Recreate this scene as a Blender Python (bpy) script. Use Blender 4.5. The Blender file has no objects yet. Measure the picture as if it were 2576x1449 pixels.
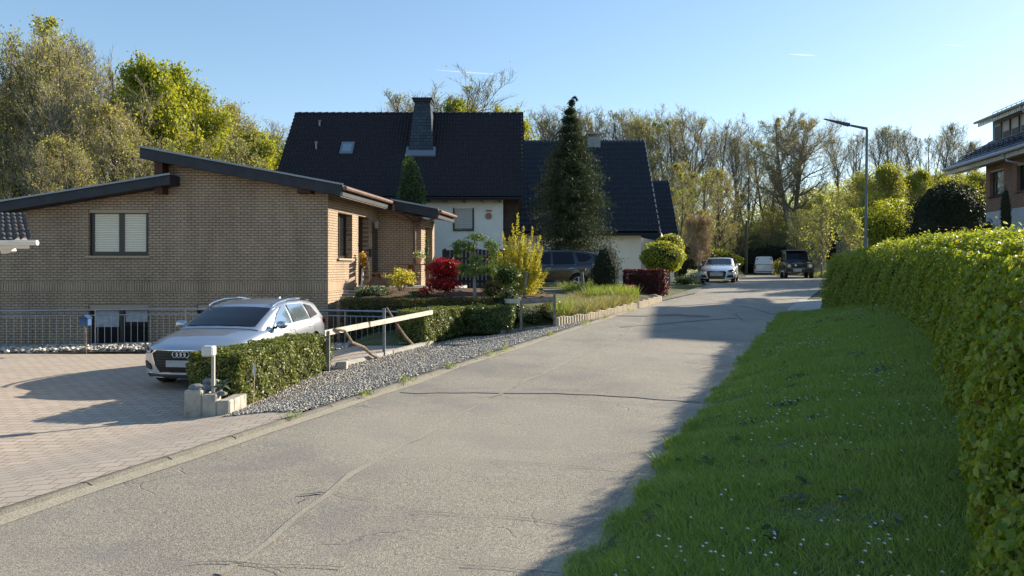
import bpy, bmesh, math, random
import numpy as np
from mathutils import Vector, Matrix
random.seed(7); RNG = np.random.default_rng(7)
D = bpy.data; SC = bpy.context.scene; COL = SC.collection
# ---------------------------------------------------------------- camera
F = 1860.0; HZ = 672.0; CX = 1288.0      # pixels of a 2576-wide picture: focal length, horizon row, centre column
cam = D.cameras.new('camera'); camo = D.objects.new('camera', cam); COL.objects.link(camo)
camo.location = (0, 0, 0); camo.rotation_euler = (math.radians(90), 0, 0)
cam.sensor_width = 36; cam.lens = 36*F/2576; cam.shift_y = -(724.5-HZ)/2576
cam.clip_start = .05; cam.clip_end = 9000; SC.camera = camo
# ---------------------------------------------------------------- light
SKYG = .75; SKYS = .135
EL = math.radians(21.9); AZ = math.radians(58)        # sun: ahead and to the right
w = D.worlds.new('World'); SC.world = w; w.use_nodes = True
nt = w.node_tree; nt.nodes.clear()
sky = nt.nodes.new('ShaderNodeTexSky'); sky.sky_type = 'NISHITA'; sky.sun_disc = False
sky.sun_elevation = EL; sky.sun_rotation = AZ; sky.air_density = 1.0; sky.dust_density = .25; sky.ozone_density = 2.0; sky.altitude = 300
bg = nt.nodes.new('ShaderNodeBackground'); bg.inputs[1].default_value = SKYS
out = nt.nodes.new('ShaderNodeOutputWorld'); gam = nt.nodes.new('ShaderNodeGamma'); gam.inputs[1].default_value = SKYG; nt.links.new(sky.outputs[0], gam.inputs[0]); hs = nt.nodes.new('ShaderNodeHueSaturation'); hs.inputs['Saturation'].default_value = 1.18; nt.links.new(gam.outputs[0], hs.inputs['Color']); nt.links.new(hs.outputs[0], bg.inputs[0]); nt.links.new(bg.outputs[0], out.inputs[0])
sl = D.lights.new('sun', 'SUN'); sl.energy = 5.0; sl.angle = math.radians(.53); sl.color = (1, .89, .72)
so = D.objects.new('sun', sl); COL.objects.link(so)
sdir = Vector((math.sin(AZ)*math.cos(EL), math.cos(AZ)*math.cos(EL), math.sin(EL)))
so.rotation_euler = sdir.to_track_quat('Z', 'Y').to_euler(); so.location = (20, 20, 30)
vs = SC.view_settings; vs.view_transform = 'Standard'; vs.look = 'None'; vs.gamma = 1; vs.use_curve_mapping = False; vs.exposure = 1.16
SC.cycles.max_bounces = 6; SC.cycles.diffuse_bounces = 4; SC.cycles.transparent_max_bounces = 12
SC.cycles.use_denoising = True
# ---------------------------------------------------------------- helpers
def P(u, v, Y): return ((u-CX)/F*Y, Y, (HZ-v)/F*Y)
def tag(o, label=None, cat=None, group=None, kind=None):
    if label: o['label'] = label
    if cat: o['category'] = cat
    if group: o['group'] = group
    if kind: o['kind'] = kind
    return o
def thing(name, loc, label, cat, group=None, rz=0):
    o = D.objects.new(name, None); COL.objects.link(o); o.location = loc; o.rotation_euler = (0, 0, rz); o.empty_display_size = .2
    return tag(o, label, cat, group)
def shift_of(parent):
    s = Vector((0, 0, 0)); p = parent
    while p: s = s+p.location; p = p.parent
    return s
def link(name, me, mat, parent, local, smooth, V=None):
    o = D.objects.new(name, me); COL.objects.link(o)
    for m in (mat if isinstance(mat, (list, tuple)) else [mat]): me.materials.append(m)
    if parent:
        o.parent = parent
        if not local: me.transform(Matrix.Translation(-shift_of(parent)))
    elif not local and len(me.vertices):
        co = np.empty(len(me.vertices)*3, np.float32); me.vertices.foreach_get('co', co); co = co.reshape(-1, 3)
        c = Vector(((co[:, 0].min()+co[:, 0].max())/2, (co[:, 1].min()+co[:, 1].max())/2, co[:, 2].min()))
        me.transform(Matrix.Translation(-c)); o.location = c
    if smooth:
        me.polygons.foreach_set('use_smooth', [True]*len(me.polygons))
        if smooth != 1: me.set_sharp_from_angle(angle=math.radians(smooth))
    return o
def arrays(name, V, Fc, mat, parent=None, local=False, smooth=0, label=None, cat=None, group=None, kind=None, mi=None):
    V = np.ascontiguousarray(V, np.float32); Fc = np.ascontiguousarray(Fc, np.int32); n, k = Fc.shape
    me = D.meshes.new(name); me.vertices.add(len(V)); me.vertices.foreach_set('co', V.ravel())
    me.loops.add(n*k); me.loops.foreach_set('vertex_index', Fc.ravel())
    me.polygons.add(n); me.polygons.foreach_set('loop_start', np.arange(0, n*k, k, dtype=np.int32))
    if mi is not None: me.polygons.foreach_set('material_index', np.asarray(mi, np.int32))
    me.update(calc_edges=True)
    return tag(link(name, me, mat, parent, local, smooth), label, cat, group, kind)
class MB:
    def __init__(s): s.v = []; s.f = []; s.m = []
    def add(s, v, f, m=0):
        n = len(s.v); s.v += [tuple(p) for p in v]; s.f += [tuple(i+n for i in q) for q in f]; s.m += [m]*len(f); return s
    def hexa(s, p, m=0):   # 8 points: bottom ring 4, top ring 4
        return s.add(p, [(3, 2, 1, 0), (4, 5, 6, 7), (0, 1, 5, 4), (1, 2, 6, 5), (2, 3, 7, 6), (3, 0, 4, 7)], m)
    def box(s, x0, x1, y0, y1, z0, z1, m=0):
        return s.hexa([(x0, y0, z0), (x1, y0, z0), (x1, y1, z0), (x0, y1, z0), (x0, y0, z1), (x1, y0, z1), (x1, y1, z1), (x0, y1, z1)], m)
    def bar(s, a, b, wd, ht, m=0, up=(0, 0, 1)):   # rectangular bar from a to b
        a = Vector(a); b = Vector(b); d = (b-a).normalized(); u = Vector(up)
        if abs(d.dot(u)) > .98: u = Vector((0, 1, 0))
        r = d.cross(u).normalized()*wd/2; t = r.cross(d).normalized()*ht/2
        return s.hexa([a-r-t, a+r-t, b+r-t, b-r-t, a-r+t, a+r+t, b+r+t, b-r+t], m)
    def tube(s, pts, rad, n=8, m=0, cap=True):
        pts = [Vector(p) for p in pts]; k = len(pts); rad = rad if isinstance(rad, (list, tuple)) else [rad]*k; V = []; Fc = []
        for i, p in enumerate(pts):
            d = (pts[min(i+1, k-1)]-pts[max(i-1, 0)]).normalized(); u = Vector((0, 0, 1)) if abs(d.z) < .9 else Vector((0, 1, 0))
            r = d.cross(u).normalized(); t = r.cross(d)
            for j in range(n):
                a = 2*math.pi*j/n; V.append(p+(r*math.cos(a)+t*math.sin(a))*rad[i])
        for i in range(k-1):
            for j in range(n): Fc.append((i*n+j, i*n+(j+1) % n, (i+1)*n+(j+1) % n, (i+1)*n+j))
        if cap: Fc += [tuple(range(n)), tuple(reversed(range((k-1)*n, k*n)))]
        return s.add(V, Fc, m)
    def lathe(s, prof, c, axis='z', n=20, m=0):
        V = []; Fc = []; k = len(prof)
        for (r, h) in prof:
            for j in range(n):
                a = 2*math.pi*j/n; x, y, z = r*math.cos(a), r*math.sin(a), h
                if axis == 'y': x, y, z = x, z, y
                if axis == 'x': x, y, z = z, x, y
                V.append((c[0]+x, c[1]+y, c[2]+z))
        for i in range(k-1):
            for j in range(n): Fc.append((i*n+j, i*n+(j+1) % n, (i+1)*n+(j+1) % n, (i+1)*n+j))
        Fc += [tuple(range(n)), tuple(range((k-1)*n, k*n))]
        return s.add(V, Fc, m)
    def blob(s, c, r, rz=None, seed=0, n=8, rough=.15, m=0):
        rr = random.Random(seed); V = []; Fc = []; rz = rz or r; rx, ry = (r if isinstance(r, tuple) else (r, r))
        for i in range(1, n//2+1):
            th = math.pi*i/(n//2+1)
            for j in range(n):
                a = 2*math.pi*j/n; q = 1+rr.uniform(-rough, rough)
                V.append((c[0]+rx*q*math.sin(th)*math.cos(a), c[1]+ry*q*math.sin(th)*math.sin(a), c[2]+rz*q*math.cos(th)))
        k = n//2; V += [(c[0], c[1], c[2]+rz), (c[0], c[1], c[2]-rz)]
        for i in range(k-1):
            for j in range(n): Fc.append((i*n+j, (i+1)*n+j, (i+1)*n+(j+1) % n, i*n+(j+1) % n))
        for j in range(n): Fc.append((k*n, j, (j+1) % n)); Fc.append((k*n+1, (k-1)*n+(j+1) % n, (k-1)*n+j))
        return s.add(V, Fc, m)
    def build(s, name, mat, parent=None, local=False, smooth=0, bevel=0, **kw):
        me = D.meshes.new(name); me.from_pydata(s.v, [], s.f); me.update()
        me.polygons.foreach_set('material_index', s.m)
        bm = bmesh.new(); bm.from_mesh(me); bmesh.ops.recalc_face_normals(bm, faces=bm.faces)
        if bevel: bmesh.ops.bevel(bm, geom=[e for e in bm.edges if len(e.link_faces) == 2 and e.calc_face_angle(0) > .5], offset=bevel, segments=1, affect='EDGES', clamp_overlap=True)
        bm.to_mesh(me); bm.free()
        return tag(link(name, me, mat, parent, local, smooth), kw.get('label'), kw.get('cat'), kw.get('group'), kw.get('kind'))
def copy_tree(o, parent=None):
    c = o.copy(); COL.objects.link(c)
    if parent: c.parent = parent
    for ch in [x for x in D.objects if x.parent == o]: copy_tree(ch, c)
    return c
class Frame:   # a wall plane: origin (x,y), direction along it, outward normal
    def __init__(s, O, d, n):
        s.O = Vector((O[0], O[1], 0)); s.d = Vector((d[0], d[1], 0)).normalized(); s.n = Vector((n[0], n[1], 0)).normalized()
    def p(s, u, n, z): return s.O+s.d*u+s.n*n+Vector((0, 0, z))
    def box(s, mb, u0, u1, n0, n1, z0, z1, m=0):
        return mb.hexa([s.p(u0, n0, z0), s.p(u1, n0, z0), s.p(u1, n1, z0), s.p(u0, n1, z0), s.p(u0, n0, z1), s.p(u1, n0, z1), s.p(u1, n1, z1), s.p(u0, n1, z1)], m)
def wall_mb(fr, prof, zb, holes=(), th=.3, mb=None):
    """prof: [(u, ztop)...]; holes (u0,u1,z0,z1): front face, reveals and back"""
    mb = mb or MB(); us = [p[0] for p in prof]; zs = [p[1] for p in prof]
    br = sorted(set(us+[h[0] for h in holes]+[h[1] for h in holes])); br = [b for b in br if us[0] <= b <= us[-1]]
    zt = lambda u: float(np.interp(u, us, zs))
    for a, b in zip(br, br[1:]):
        m_ = (a+b)/2; hs = sorted([h for h in holes if h[0] < m_ < h[1]], key=lambda h: h[2]); lo = zb
        for h in hs+[None]:
            hiA, hiB = (h[2], h[2]) if h else (zt(a), zt(b))
            mb.add([fr.p(a, 0, lo), fr.p(b, 0, lo), fr.p(b, 0, hiB), fr.p(a, 0, hiA)], [(0, 1, 2, 3)])
            if h: lo = h[3]
    for (u0, u1, z0, z1) in holes:
        q = [(u0, z0), (u1, z0), (u1, z1), (u0, z1)]
        for i in range(4):
            (a, c), (b, d) = q[i], q[(i+1) % 4]; mb.add([fr.p(a, 0, c), fr.p(b, 0, d), fr.p(b, -th, d), fr.p(a, -th, c)], [(0, 1, 2, 3)])
    ring = [(us[0], zb), (us[-1], zb)]+[(u, z) for u, z in reversed(prof)]
    for i in range(len(ring)):
        (a, c), (b, d) = ring[i], ring[(i+1) % len(ring)]; mb.add([fr.p(a, 0, c), fr.p(b, 0, d), fr.p(b, -th, d), fr.p(a, -th, c)], [(0, 1, 2, 3)])
    return mb
def window(fr, u0, u1, z0, z1, parent, frame_m, glass_m, inset=.13, fw=.08, mull=(), blind=None, sill=None, name='window'):
    mb = MB(); fr.box(mb, u0+.003, u0+fw, -inset-.06, -inset, z0+.003, z1-.003); fr.box(mb, u1-fw, u1-.003, -inset-.06, -inset, z0+.003, z1-.003)
    fr.box(mb, u0+fw, u1-fw, -inset-.06, -inset, z0+.003, z0+fw); fr.box(mb, u0+fw, u1-fw, -inset-.06, -inset, z1-fw, z1-.003)
    for m_ in mull: fr.box(mb, m_-fw*.6, m_+fw*.6, -inset-.06, -inset+.01, z0+fw, z1-fw)
    w_ = mb.build(name, frame_m, parent)
    g = MB(); g.add([fr.p(u0+fw*.8, -inset-.03, z0+fw*.8), fr.p(u1-fw*.8, -inset-.03, z0+fw*.8), fr.p(u1-fw*.8, -inset-.03, z1-fw*.8), fr.p(u0+fw*.8, -inset-.03, z1-fw*.8)], [(0, 1, 2, 3)])
    g.build('pane', glass_m, w_)
    if blind:
        b = MB(); fr.box(b, u0+.02, u1-.003, -inset+.012, -.02, z1-blind[0], z1-.006); b.build('blind_box', blind[1], w_)
    if sill:
        b = MB(); fr.box(b, u0-.06, u1+.06, -inset+.01, .07, z0-.06, z0-.003); b.build('sill', sill, w_)
    return w_
# ---------------------------------------------------------------- materials
def mat(name, col=(.5, .5, .5), rough=.6, metal=0, spec=.5, **k):
    m = D.materials.new(name); m.use_nodes = True; b = m.node_tree.nodes['Principled BSDF']
    b.inputs['Base Color'].default_value = (*col, 1); b.inputs['Roughness'].default_value = rough; b.inputs['Metallic'].default_value = metal
    b.inputs['Specular IOR Level'].default_value = spec
    for kk, vv in k.items(): b.inputs[kk].default_value = vv
    return m
class N:
    def __init__(s, m): s.m = m; s.t = m.node_tree; s.b = s.t.nodes.get('Principled BSDF')
    def n(s, typ, **k):
        x = s.t.nodes.new(typ)
        for a, v in k.items():
            if a.startswith('i_'): x.inputs[a[2:].replace('_', ' ')].default_value = v
            else: setattr(x, a, v)
        return x
    def l(s, a, b): s.t.links.new(a, b)
    def coord(s, kind='Object'): return s.n('ShaderNodeTexCoord').outputs[kind]
    def pos(s): return s.n('ShaderNodeNewGeometry').outputs['Position']
    def noise(s, scale, vec=None, detail=4, rough=.55, dist=0):
        x = s.n('ShaderNodeTexNoise'); x.inputs['Scale'].default_value = scale; x.inputs['Detail'].default_value = detail; x.inputs['Roughness'].default_value = rough; x.inputs['Distortion'].default_value = dist
        if vec: s.l(vec, x.inputs['Vector'])
        return x.outputs['Fac']
    def ramp(s, fac, stops):
        r = s.n('ShaderNodeValToRGB'); e = r.color_ramp.elements
        while len(e) < len(stops): e.new(.5)
        for i, (p, c) in enumerate(stops): e[i].position = p; e[i].color = (*c, 1) if len(c) == 3 else c
        s.l(fac, r.inputs[0]); return r.outputs[0]
    def mix(s, f, a, b, mode='MIX'):
        x = s.n('ShaderNodeMix', data_type='RGBA', blend_type=mode)
        for sock, v in ((x.inputs[0], f), (x.inputs[6], a), (x.inputs[7], b)):
            if not isinstance(v, (tuple, float, int)): s.l(v, sock)
            else: sock.default_value = v if not isinstance(v, tuple) else (*v[:3], 1)
        return x.outputs[2]
    def math(s, op, a, b=None, c=None):
        x = s.n('ShaderNodeMath', operation=op)
        for i, v in enumerate((a, b, c)):
            if v is None: continue
            if isinstance(v, (int, float)): x.inputs[i].default_value = v
            else: s.l(v, x.inputs[i])
        return x.outputs[0]
    def bump(s, h, strength=.5, dist=.02, nrm=None):
        x = s.n('ShaderNodeBump'); x.inputs['Strength'].default_value = strength; x.inputs['Distance'].default_value = dist; s.l(h, x.inputs['Height'])
        if nrm: s.l(nrm, x.inputs['Normal'])
        return x.outputs[0]
    def out(s, col=None, nrm=None, rough=None):
        if col: s.l(col, s.b.inputs['Base Color'])
        if nrm: s.l(nrm, s.b.inputs['Normal'])
        if rough: s.l(rough, s.b.inputs['Roughness'])
        return s.m
def noisy(name, c1, c2, scale=8, rough=.8, bump=.3, bd=.01, c3=None, detail=5, spec=.3, lo=.3, hi=.7, fine=None):
    m = mat(name, c1, rough, spec=spec); n = N(m); p = n.pos(); f = n.noise(scale, p, detail)
    st = [(lo, c1), (hi, c2)] if not c3 else [(lo, c1), ((lo+hi)/2, c3), (hi, c2)]
    c = n.ramp(f, st); h = n.noise(fine or scale*6, p, 3)
    if fine: c = n.mix(.5, c, n.ramp(h, [(.3, tuple(x*.55 for x in c1)), (.7, tuple(min(1, x*1.5) for x in c2))]))
    return n.out(c, n.bump(h, bump, bd))
def leafmat(name, c1, c2, transl=.35, rough=.5, spec=.35, tint=(1.25, 1.15, .55), rare=None):
    m = mat(name, c1, rough, spec=spec); n = N(m); g = n.n('ShaderNodeNewGeometry')
    c = n.ramp(g.outputs['Random Per Island'], [(0, c1), (1, c2)] if not rare else [(0, c1), (.955, c2), (.965, rare)])
    n.l(c, n.b.inputs['Base Color']); t = n.n('ShaderNodeBsdfTranslucent'); n.l(n.mix(1.0, c, tuple(tint), 'MULTIPLY'), t.inputs[0])
    mx = n.n('ShaderNodeMixShader'); mx.inputs[0].default_value = transl; n.l(n.b.outputs[0], mx.inputs[1]); n.l(t.outputs[0], mx.inputs[2])
    n.l(mx.outputs[0], n.t.nodes['Material Output'].inputs[0]); return m
def brickmat(name, d, cols, mortar, bw, bh, soldier=None, mort=.012, bump=.9, roff=0):
    m = mat(name, cols[0], .85, spec=.25); n = N(m); p = n.pos()
    dt = n.n('ShaderNodeVectorMath', operation='DOT_PRODUCT'); n.l(p, dt.inputs[0]); dt.inputs[1].default_value = (d[0], d[1], 0)
    sp = n.n('ShaderNodeSeparateXYZ'); n.l(p, sp.inputs[0]); u = dt.outputs['Value']; z = sp.outputs[2]
    wob = n.math('MULTIPLY', n.math('SUBTRACT', n.noise(5, p, 2), .5), .022)
    def brick(uu, zz, bw_, bh_):
        cb = n.n('ShaderNodeCombineXYZ'); n.l(n.math('ADD', uu, wob), cb.inputs[0]); n.l(n.math('ADD', zz, wob), cb.inputs[1])
        b = n.n('ShaderNodeTexBrick'); n.l(cb.outputs[0], b.inputs['Vector'])
        for k, v in (('Scale', 1), ('Mortar Size', mort), ('Mortar Smooth', .25), ('Bias', 0), ('Brick Width', bw_), ('Row Height', bh_)): b.inputs[k].default_value = v
        b.inputs['Color1'].default_value = (*cols[0], 1); b.inputs['Color2'].default_value = (*cols[1], 1); b.inputs['Mortar'].default_value = (*mortar, 1)
        return b
    b = brick(u, z, bw, bh); col, fac = b.outputs[0], b.outputs[1]
    if soldier:
        b2 = brick(u, n.math('ADD', z, -soldier[0]+10*(soldier[1]-soldier[0])), bh*.98, soldier[1]-soldier[0])
        b2.offset = 0; s_ = n.math('MULTIPLY', n.math('GREATER_THAN', z, soldier[0]), n.math('LESS_THAN', z, soldier[1]))
        col = n.mix(s_, col, b2.outputs[0]); x = n.n('ShaderNodeMix'); n.l(s_, x.inputs[0]); n.l(fac, x.inputs[2]); n.l(b2.outputs[1], x.inputs[3]); fac = x.outputs[0]
    col = n.mix(n.ramp(n.noise(1.2, p, 3), [(.35, (0, 0, 0)), (.7, (.35, .35, .35))]), col, cols[2])
    mpp = n.n('ShaderNodeMapping'); mpp.inputs['Scale'].default_value = (1.4, 1.4, .35); n.l(p, mpp.inputs[0]); col = n.mix(.8, col, n.ramp(n.noise(1.0, mpp.outputs[0], 5, .65), [(.32, (.72, .72, .70)), (.55, (1.0, 1.0, 1.0)), (.7, (1.12, 1.10, 1.06))]), 'MULTIPLY')
    col = n.mix(.5, col, n.ramp(n.noise(45, p, 2), [(.3, (.55, .55, .55)), (.7, (1.1, 1.1, 1.1))]), 'MULTIPLY')
    h = n.math('ADD', n.math('SUBTRACT', 1, fac), n.math('MULTIPLY', n.noise(60, p, 3), .35))
    return n.out(col, n.bump(h, bump, .012))
# ---------------------------------------------------------------- terrain
def ip(x, xs, ys): return np.interp(x, xs, ys)
def sm(t): t = np.clip(t, 0, 1); return t*t*(3-2*t)
RZY = [-12, 0, 34, 38, 42, 48, 60, 75, 90, 140]; RZZ = [-2.43, -2.05, -.985, -.875, -.80, -.765, -.775, -.80, -1.1, -2.6]
def road(Y): return ip(Y, RZY, RZZ)
def LK(Y): return ip(Y, [-12, 0, 40, 52, 60, 74, 90, 140], [-11.56, -6.28, 11.2, 16.2, 18.9, 23.4, 27.0, 33])
def RK(Y): return ip(Y, [-12, 0, 20.4, 24, 30, 40, 52, 60, 74, 90, 140], [-6.8, -1.5, 7.4, 9.0, 12.0, 17.0, 22.4, 24.2, 27.4, 31.0, 38])
def LZ(X, Y):      # driveway and gravel level, left of the kerb
    d = LK(Y)-X; q_ = sm((X+4.7)/1.2); fl_ = -2.06*(1-q_)+q_*ip(Y, [10.6, 13.8, 15.6, 17.4, 19], [-2.06, -1.98, -1.91, -1.85, -1.70]); return road(Y)*(1-sm(d/2.5))+fl_*sm(d/2.5)+.03
def bank_amp(Y): return ip(Y, [-5, 2, 5, 15, 19, 23], [.62, .70, .80, .80, .52, .0])
def RZ(X, Y):      # lawn bank right of the road
    d = X-RK(Y); return road(Y)+bank_amp(Y)*np.clip(d/2.7, 0, 1)**.85+.015
def G(X, Y):
    X = np.asarray(X, float); Y = np.asarray(Y, float); r = X/np.maximum(Y, 1); z = road(Y)-.06
    dl = LK(Y)-X; dr = X-RK(Y)
    near = LZ(X, Y)-.09
    gard = np.where(Y < 44, -.86, -.86-.02*(Y-44)); gard = gard*(sm(dl/3))+(road(Y)-.05)*(1-sm(dl/3))
    t = np.where(X < .2, sm((Y-19.75)/.5), sm((Y-18.6)/2.2)); left = near*(1-t)+gard*t
    court = (X < -4.5) & (Y > 17.2) & (Y < 23.2) | (X < -5.2) & (Y > 17.2) & (Y < 40)
    left = np.where(court, -3.75, left)
    right = RZ(X, Y)-.05+np.clip((dr-2.7)/14, 0, 1)*ip(Y, [10, 30, 50], [1.2, 1.9, 2.2])*sm((Y-4)/10)*np.where(Y < 24, 1, sm((dr-3)/4))
    right = np.where(Y > 24, right, right)
    bank = sm((Y-45)/9)*sm((dr-.3)/5)*2.0
    right = right+np.where(Y > 45, bank*.7, 0)
    z = np.where(dl > 0, left, np.where(dr > 0, right, z))
    hill = sm((Y-58)/60)*ip(r, [-.6, -.1, .08, .2, .30, .42, .7], [0, 0, 2, 6, 7.5, 9, 10])*(1-.9*((dl < 1) & (dr < 1) & (Y < 95)))
    return z+hill
def grid(name, xs, ys, zf, m, **k):
    X, Y = np.meshgrid(xs, ys); Z = zf(X, Y); V = np.stack([X, Y, Z], -1).reshape(-1, 3); nx, ny = len(xs), len(ys)
    i = (np.arange(ny-1)[:, None]*nx+np.arange(nx-1)[None]).ravel()
    return arrays(name, V, np.stack([i, i+1, i+nx+1, i+nx], -1), m, smooth=1, **k)
def strip(name, A, B, nu, nv, zf, m, nz=None, **k):
    """sheet between polyline A and polyline B (xy), nu along, nv across, lying on zf"""
    A = np.array(A, float); B = np.array(B, float); t = np.linspace(0, 1, nu)
    def res(Q):
        s_ = np.r_[0, np.cumsum(np.hypot(*np.diff(Q, axis=0).T))]; s_ /= s_[-1]; return np.stack([np.interp(t, s_, Q[:, 0]), np.interp(t, s_, Q[:, 1])], -1)
    a, b = res(A), res(B); u = np.linspace(0, 1, nv)[None, :, None]; XY = a[:, None]*(1-u)+b[:, None]*u
    Z = zf(XY[..., 0], XY[..., 1])
    if nz: Z = Z+RNG.normal(0, nz, Z.shape)
    V = np.concatenate([XY, Z[..., None]], -1).reshape(-1, 3); i = (np.arange(nu-1)[:, None]*nv+np.arange(nv-1)[None]).ravel()
    return arrays(name, V, np.stack([i, i+nv, i+nv+1, i+1], -1), m, smooth=1, kind=k.get('kind', 'structure'), label=k.get('label'), cat=k.get('cat'))
M = {}
# asphalt: old, pale, with aggregate speckle, patches and worn seams
m = mat('asphalt', (.2, .19, .17), .75, spec=.4); n = N(m); p = n.pos()
c = n.ramp(n.noise(.45, p, 4, .6, .6), [(.3, (.225, .205, .170)), (.5, (.265, .240, .197)), (.72, (.30, .27, .218))])
c = n.mix(.75, c, n.ramp(n.noise(95, p, 3, .7), [(.32, (.30, .30, .33)), (.5, (.95, .95, .95)), (.66, (1.8, 1.74, 1.6))]), 'MULTIPLY')
c = n.mix(.7, c, n.ramp(n.noise(42, p, 3, .8), [(.34, (.48, .48, .51)), (.5, (1, 1, 1)), (.66, (1.42, 1.38, 1.28))]), 'MULTIPLY')
c = n.mix(n.ramp(n.noise(1.1, p, 3, .6), [(.50, (0, 0, 0)), (.64, (.34, .34, .34))]), c, (.14, .134, .138))
c = n.mix(n.ramp(n.noise(.23, p, 2, .5), [(.45, (0, 0, 0)), (.6, (.35, .35, .35))]), c, (.33, .30, .24))
vor = n.n('ShaderNodeTexVoronoi', feature='DISTANCE_TO_EDGE'); vor.inputs['Scale'].default_value = .42
wv = n.n('ShaderNodeVectorMath', operation='ADD'); n.l(p, wv.inputs[0]); nn = n.n('ShaderNodeTexNoise'); nn.inputs['Scale'].default_value = 1.6; nn.inputs['Detail'].default_value = 5; n.l(p, nn.inputs['Vector']); n.l(nn.outputs['Color'], wv.inputs[1]); n.l(wv.outputs[0], vor.inputs['Vector'])
cr = n.ramp(vor.outputs['Distance'], [(0, (1, 1, 1)), (.006, (0, 0, 0))])
crm = n.mix(1.0, cr, n.ramp(n.noise(.7, p, 2), [(.58, (0, 0, 0)), (.66, (1, 1, 1))]), 'MULTIPLY')
c = n.mix(n.math('MULTIPLY', crm, .4), c, (.07, .065, .06))
h = n.math('ADD', n.noise(95, p, 3, .7), n.math('MULTIPLY', n.noise(3, p, 3), .8))
M['asphalt'] = n.out(c, n.bump(n.math('SUBTRACT', h, crm), .55, .012))
M['patch'] = noisy('asphalt_patch', (.185, .175, .155), (.25, .235, .2), 2, .85, .5, .006, fine=90)
M['tar'] = noisy('tar_crack', (.07, .065, .06), (.13, .12, .105), 9, .8, .4)
M['worn'] = noisy('worn_seam', (.235, .215, .178), (.33, .30, .24), 3, .85, .6, .008, fine=80)
M['gutter'] = noisy('gutter_stone', (.25, .215, .13), (.38, .34, .26), 7, .85, .6, .008, c3=(.34, .31, .24), fine=60)
M['kerb'] = noisy('kerb_concrete', (.11, .10, .083), (.205, .188, .152), 6, .85, .6, .008, fine=70)
M['gravelbase'] = noisy('gravel_base', (.05, .05, .05), (.12, .115, .11), 20, .9, .8)
m = mat('gravel_stone', (.3, .3, .3), .6, spec=.5); n = N(m); g = n.n('ShaderNodeNewGeometry')
M['gravel'] = n.out(n.ramp(g.outputs['Random Per Island'], [(0, (.09, .082, .072)), (.4, (.20, .185, .165)), (.7, (.34, .32, .28)), (.93, (.56, .53, .47)), (1, (.40, .31, .22))]))
m = mat('pebble_stone', (.3, .3, .3), .7); n = N(m); g = n.n('ShaderNodeNewGeometry')
M['pebble'] = n.out(n.ramp(g.outputs['Random Per Island'], [(0, (.14, .12, .10)), (.5, (.38, .34, .28)), (1, (.62, .58, .50))]), n.bump(n.noise(40, n.pos(), 3), .4, .01))
M['soil'] = noisy('bark_mulch', (.05, .028, .018), (.16, .10, .065), 14, .95, 1, .04, fine=50)
M['ground'] = noisy('meadow_ground', (.055, .075, .02), (.12, .135, .05), 1.5, .95, .8, .05, c3=(.09, .095, .04))
M['verge'] = noisy('lawn_soil', (.07, .085, .035), (.12, .125, .06), 5, .95, .8, .02)
M['forestfloor'] = noisy('forest_floor', (.05, .045, .025), (.11, .09, .05), 2, .95, .8, .1)
M['walk'] = noisy('pavement_asphalt', (.13, .125, .115), (.2, .19, .17), 1.4, .85, .6, .01, fine=70)
M['concrete'] = noisy('concrete', (.26, .25, .225), (.42, .40, .36), 3, .85, .4, .006, fine=30)
M['oldconcrete'] = noisy('weathered_concrete', (.12, .115, .10), (.40, .37, .32), 5, .9, .5, .008, c3=(.30, .28, .24), lo=.25, hi=.6)
# block paving, courses running square to the road
m = mat('block_paving', (.4, .35, .28), .85, spec=.3); n = N(m); p = n.pos()
mp = n.n('ShaderNodeMapping'); mp.inputs['Rotation'].default_value = (0, 0, math.radians(-2)); n.l(p, mp.inputs[0])
b = n.n('ShaderNodeTexBrick'); n.l(mp.outputs[0], b.inputs[0]); b.offset = .5
for k_, v_ in (('Scale', 1), ('Mortar Size', .008), ('Mortar Smooth', .3), ('Brick Width', .24), ('Row Height', .16)): b.inputs[k_].default_value = v_
b.inputs['Color1'].default_value = (.42, .335, .265, 1); b.inputs['Color2'].default_value = (.50, .41, .33, 1); b.inputs['Mortar'].default_value = (.17, .145, .115, 1)
c = n.mix(n.ramp(n.noise(.6, p, 4), [(.3, (0, 0, 0)), (.75, (.55, .55, .55))]), b.outputs[0], (.36, .325, .27))
c = n.mix(.5, c, n.ramp(n.noise(60, p, 3), [(.3, (.7, .7, .7)), (.7, (1.15, 1.15, 1.15))]), 'MULTIPLY')
M['paving'] = n.out(c, n.bump(n.math('ADD', n.math('SUBTRACT', 1, b.outputs[1]), n.math('MULTIPLY', n.noise(80, p, 2), .3)), .8, .012))
# sheets
xs = np.unique(np.r_[np.arange(-90, -12, 3), np.arange(-12, 16, .3), np.arange(16, 50, 1), np.arange(50, 111, 4)])
ys = np.unique(np.r_[np.arange(-12, 0, 2), np.arange(0, 30, .3), np.arange(30, 70, .8), np.arange(70, 170, 3)])
grid('ground', xs, ys, G, M['ground'], kind='structure')
far = MB(); far.add([(-4000, -3000, -6), (4000, -3000, -6), (4000, 6000, -6), (-4000, 6000, -6)], [(0, 1, 2, 3)]); far.build('distant_terrain', M['forestfloor'], kind='structure')
YY = np.r_[np.arange(-10, 40, 1.0), np.arange(40, 120, 2)]
def und(X, Y): return .006*np.sin(X*1.3+Y*.7)+.006*np.sin(Y*2.1-X*.4)
strip('road', [(LK(y), y) for y in YY], [(RK(y)+.25, y) for y in YY], 260, 12, lambda X, Y: road(Y)+und(X, Y), M['asphalt'])
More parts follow.
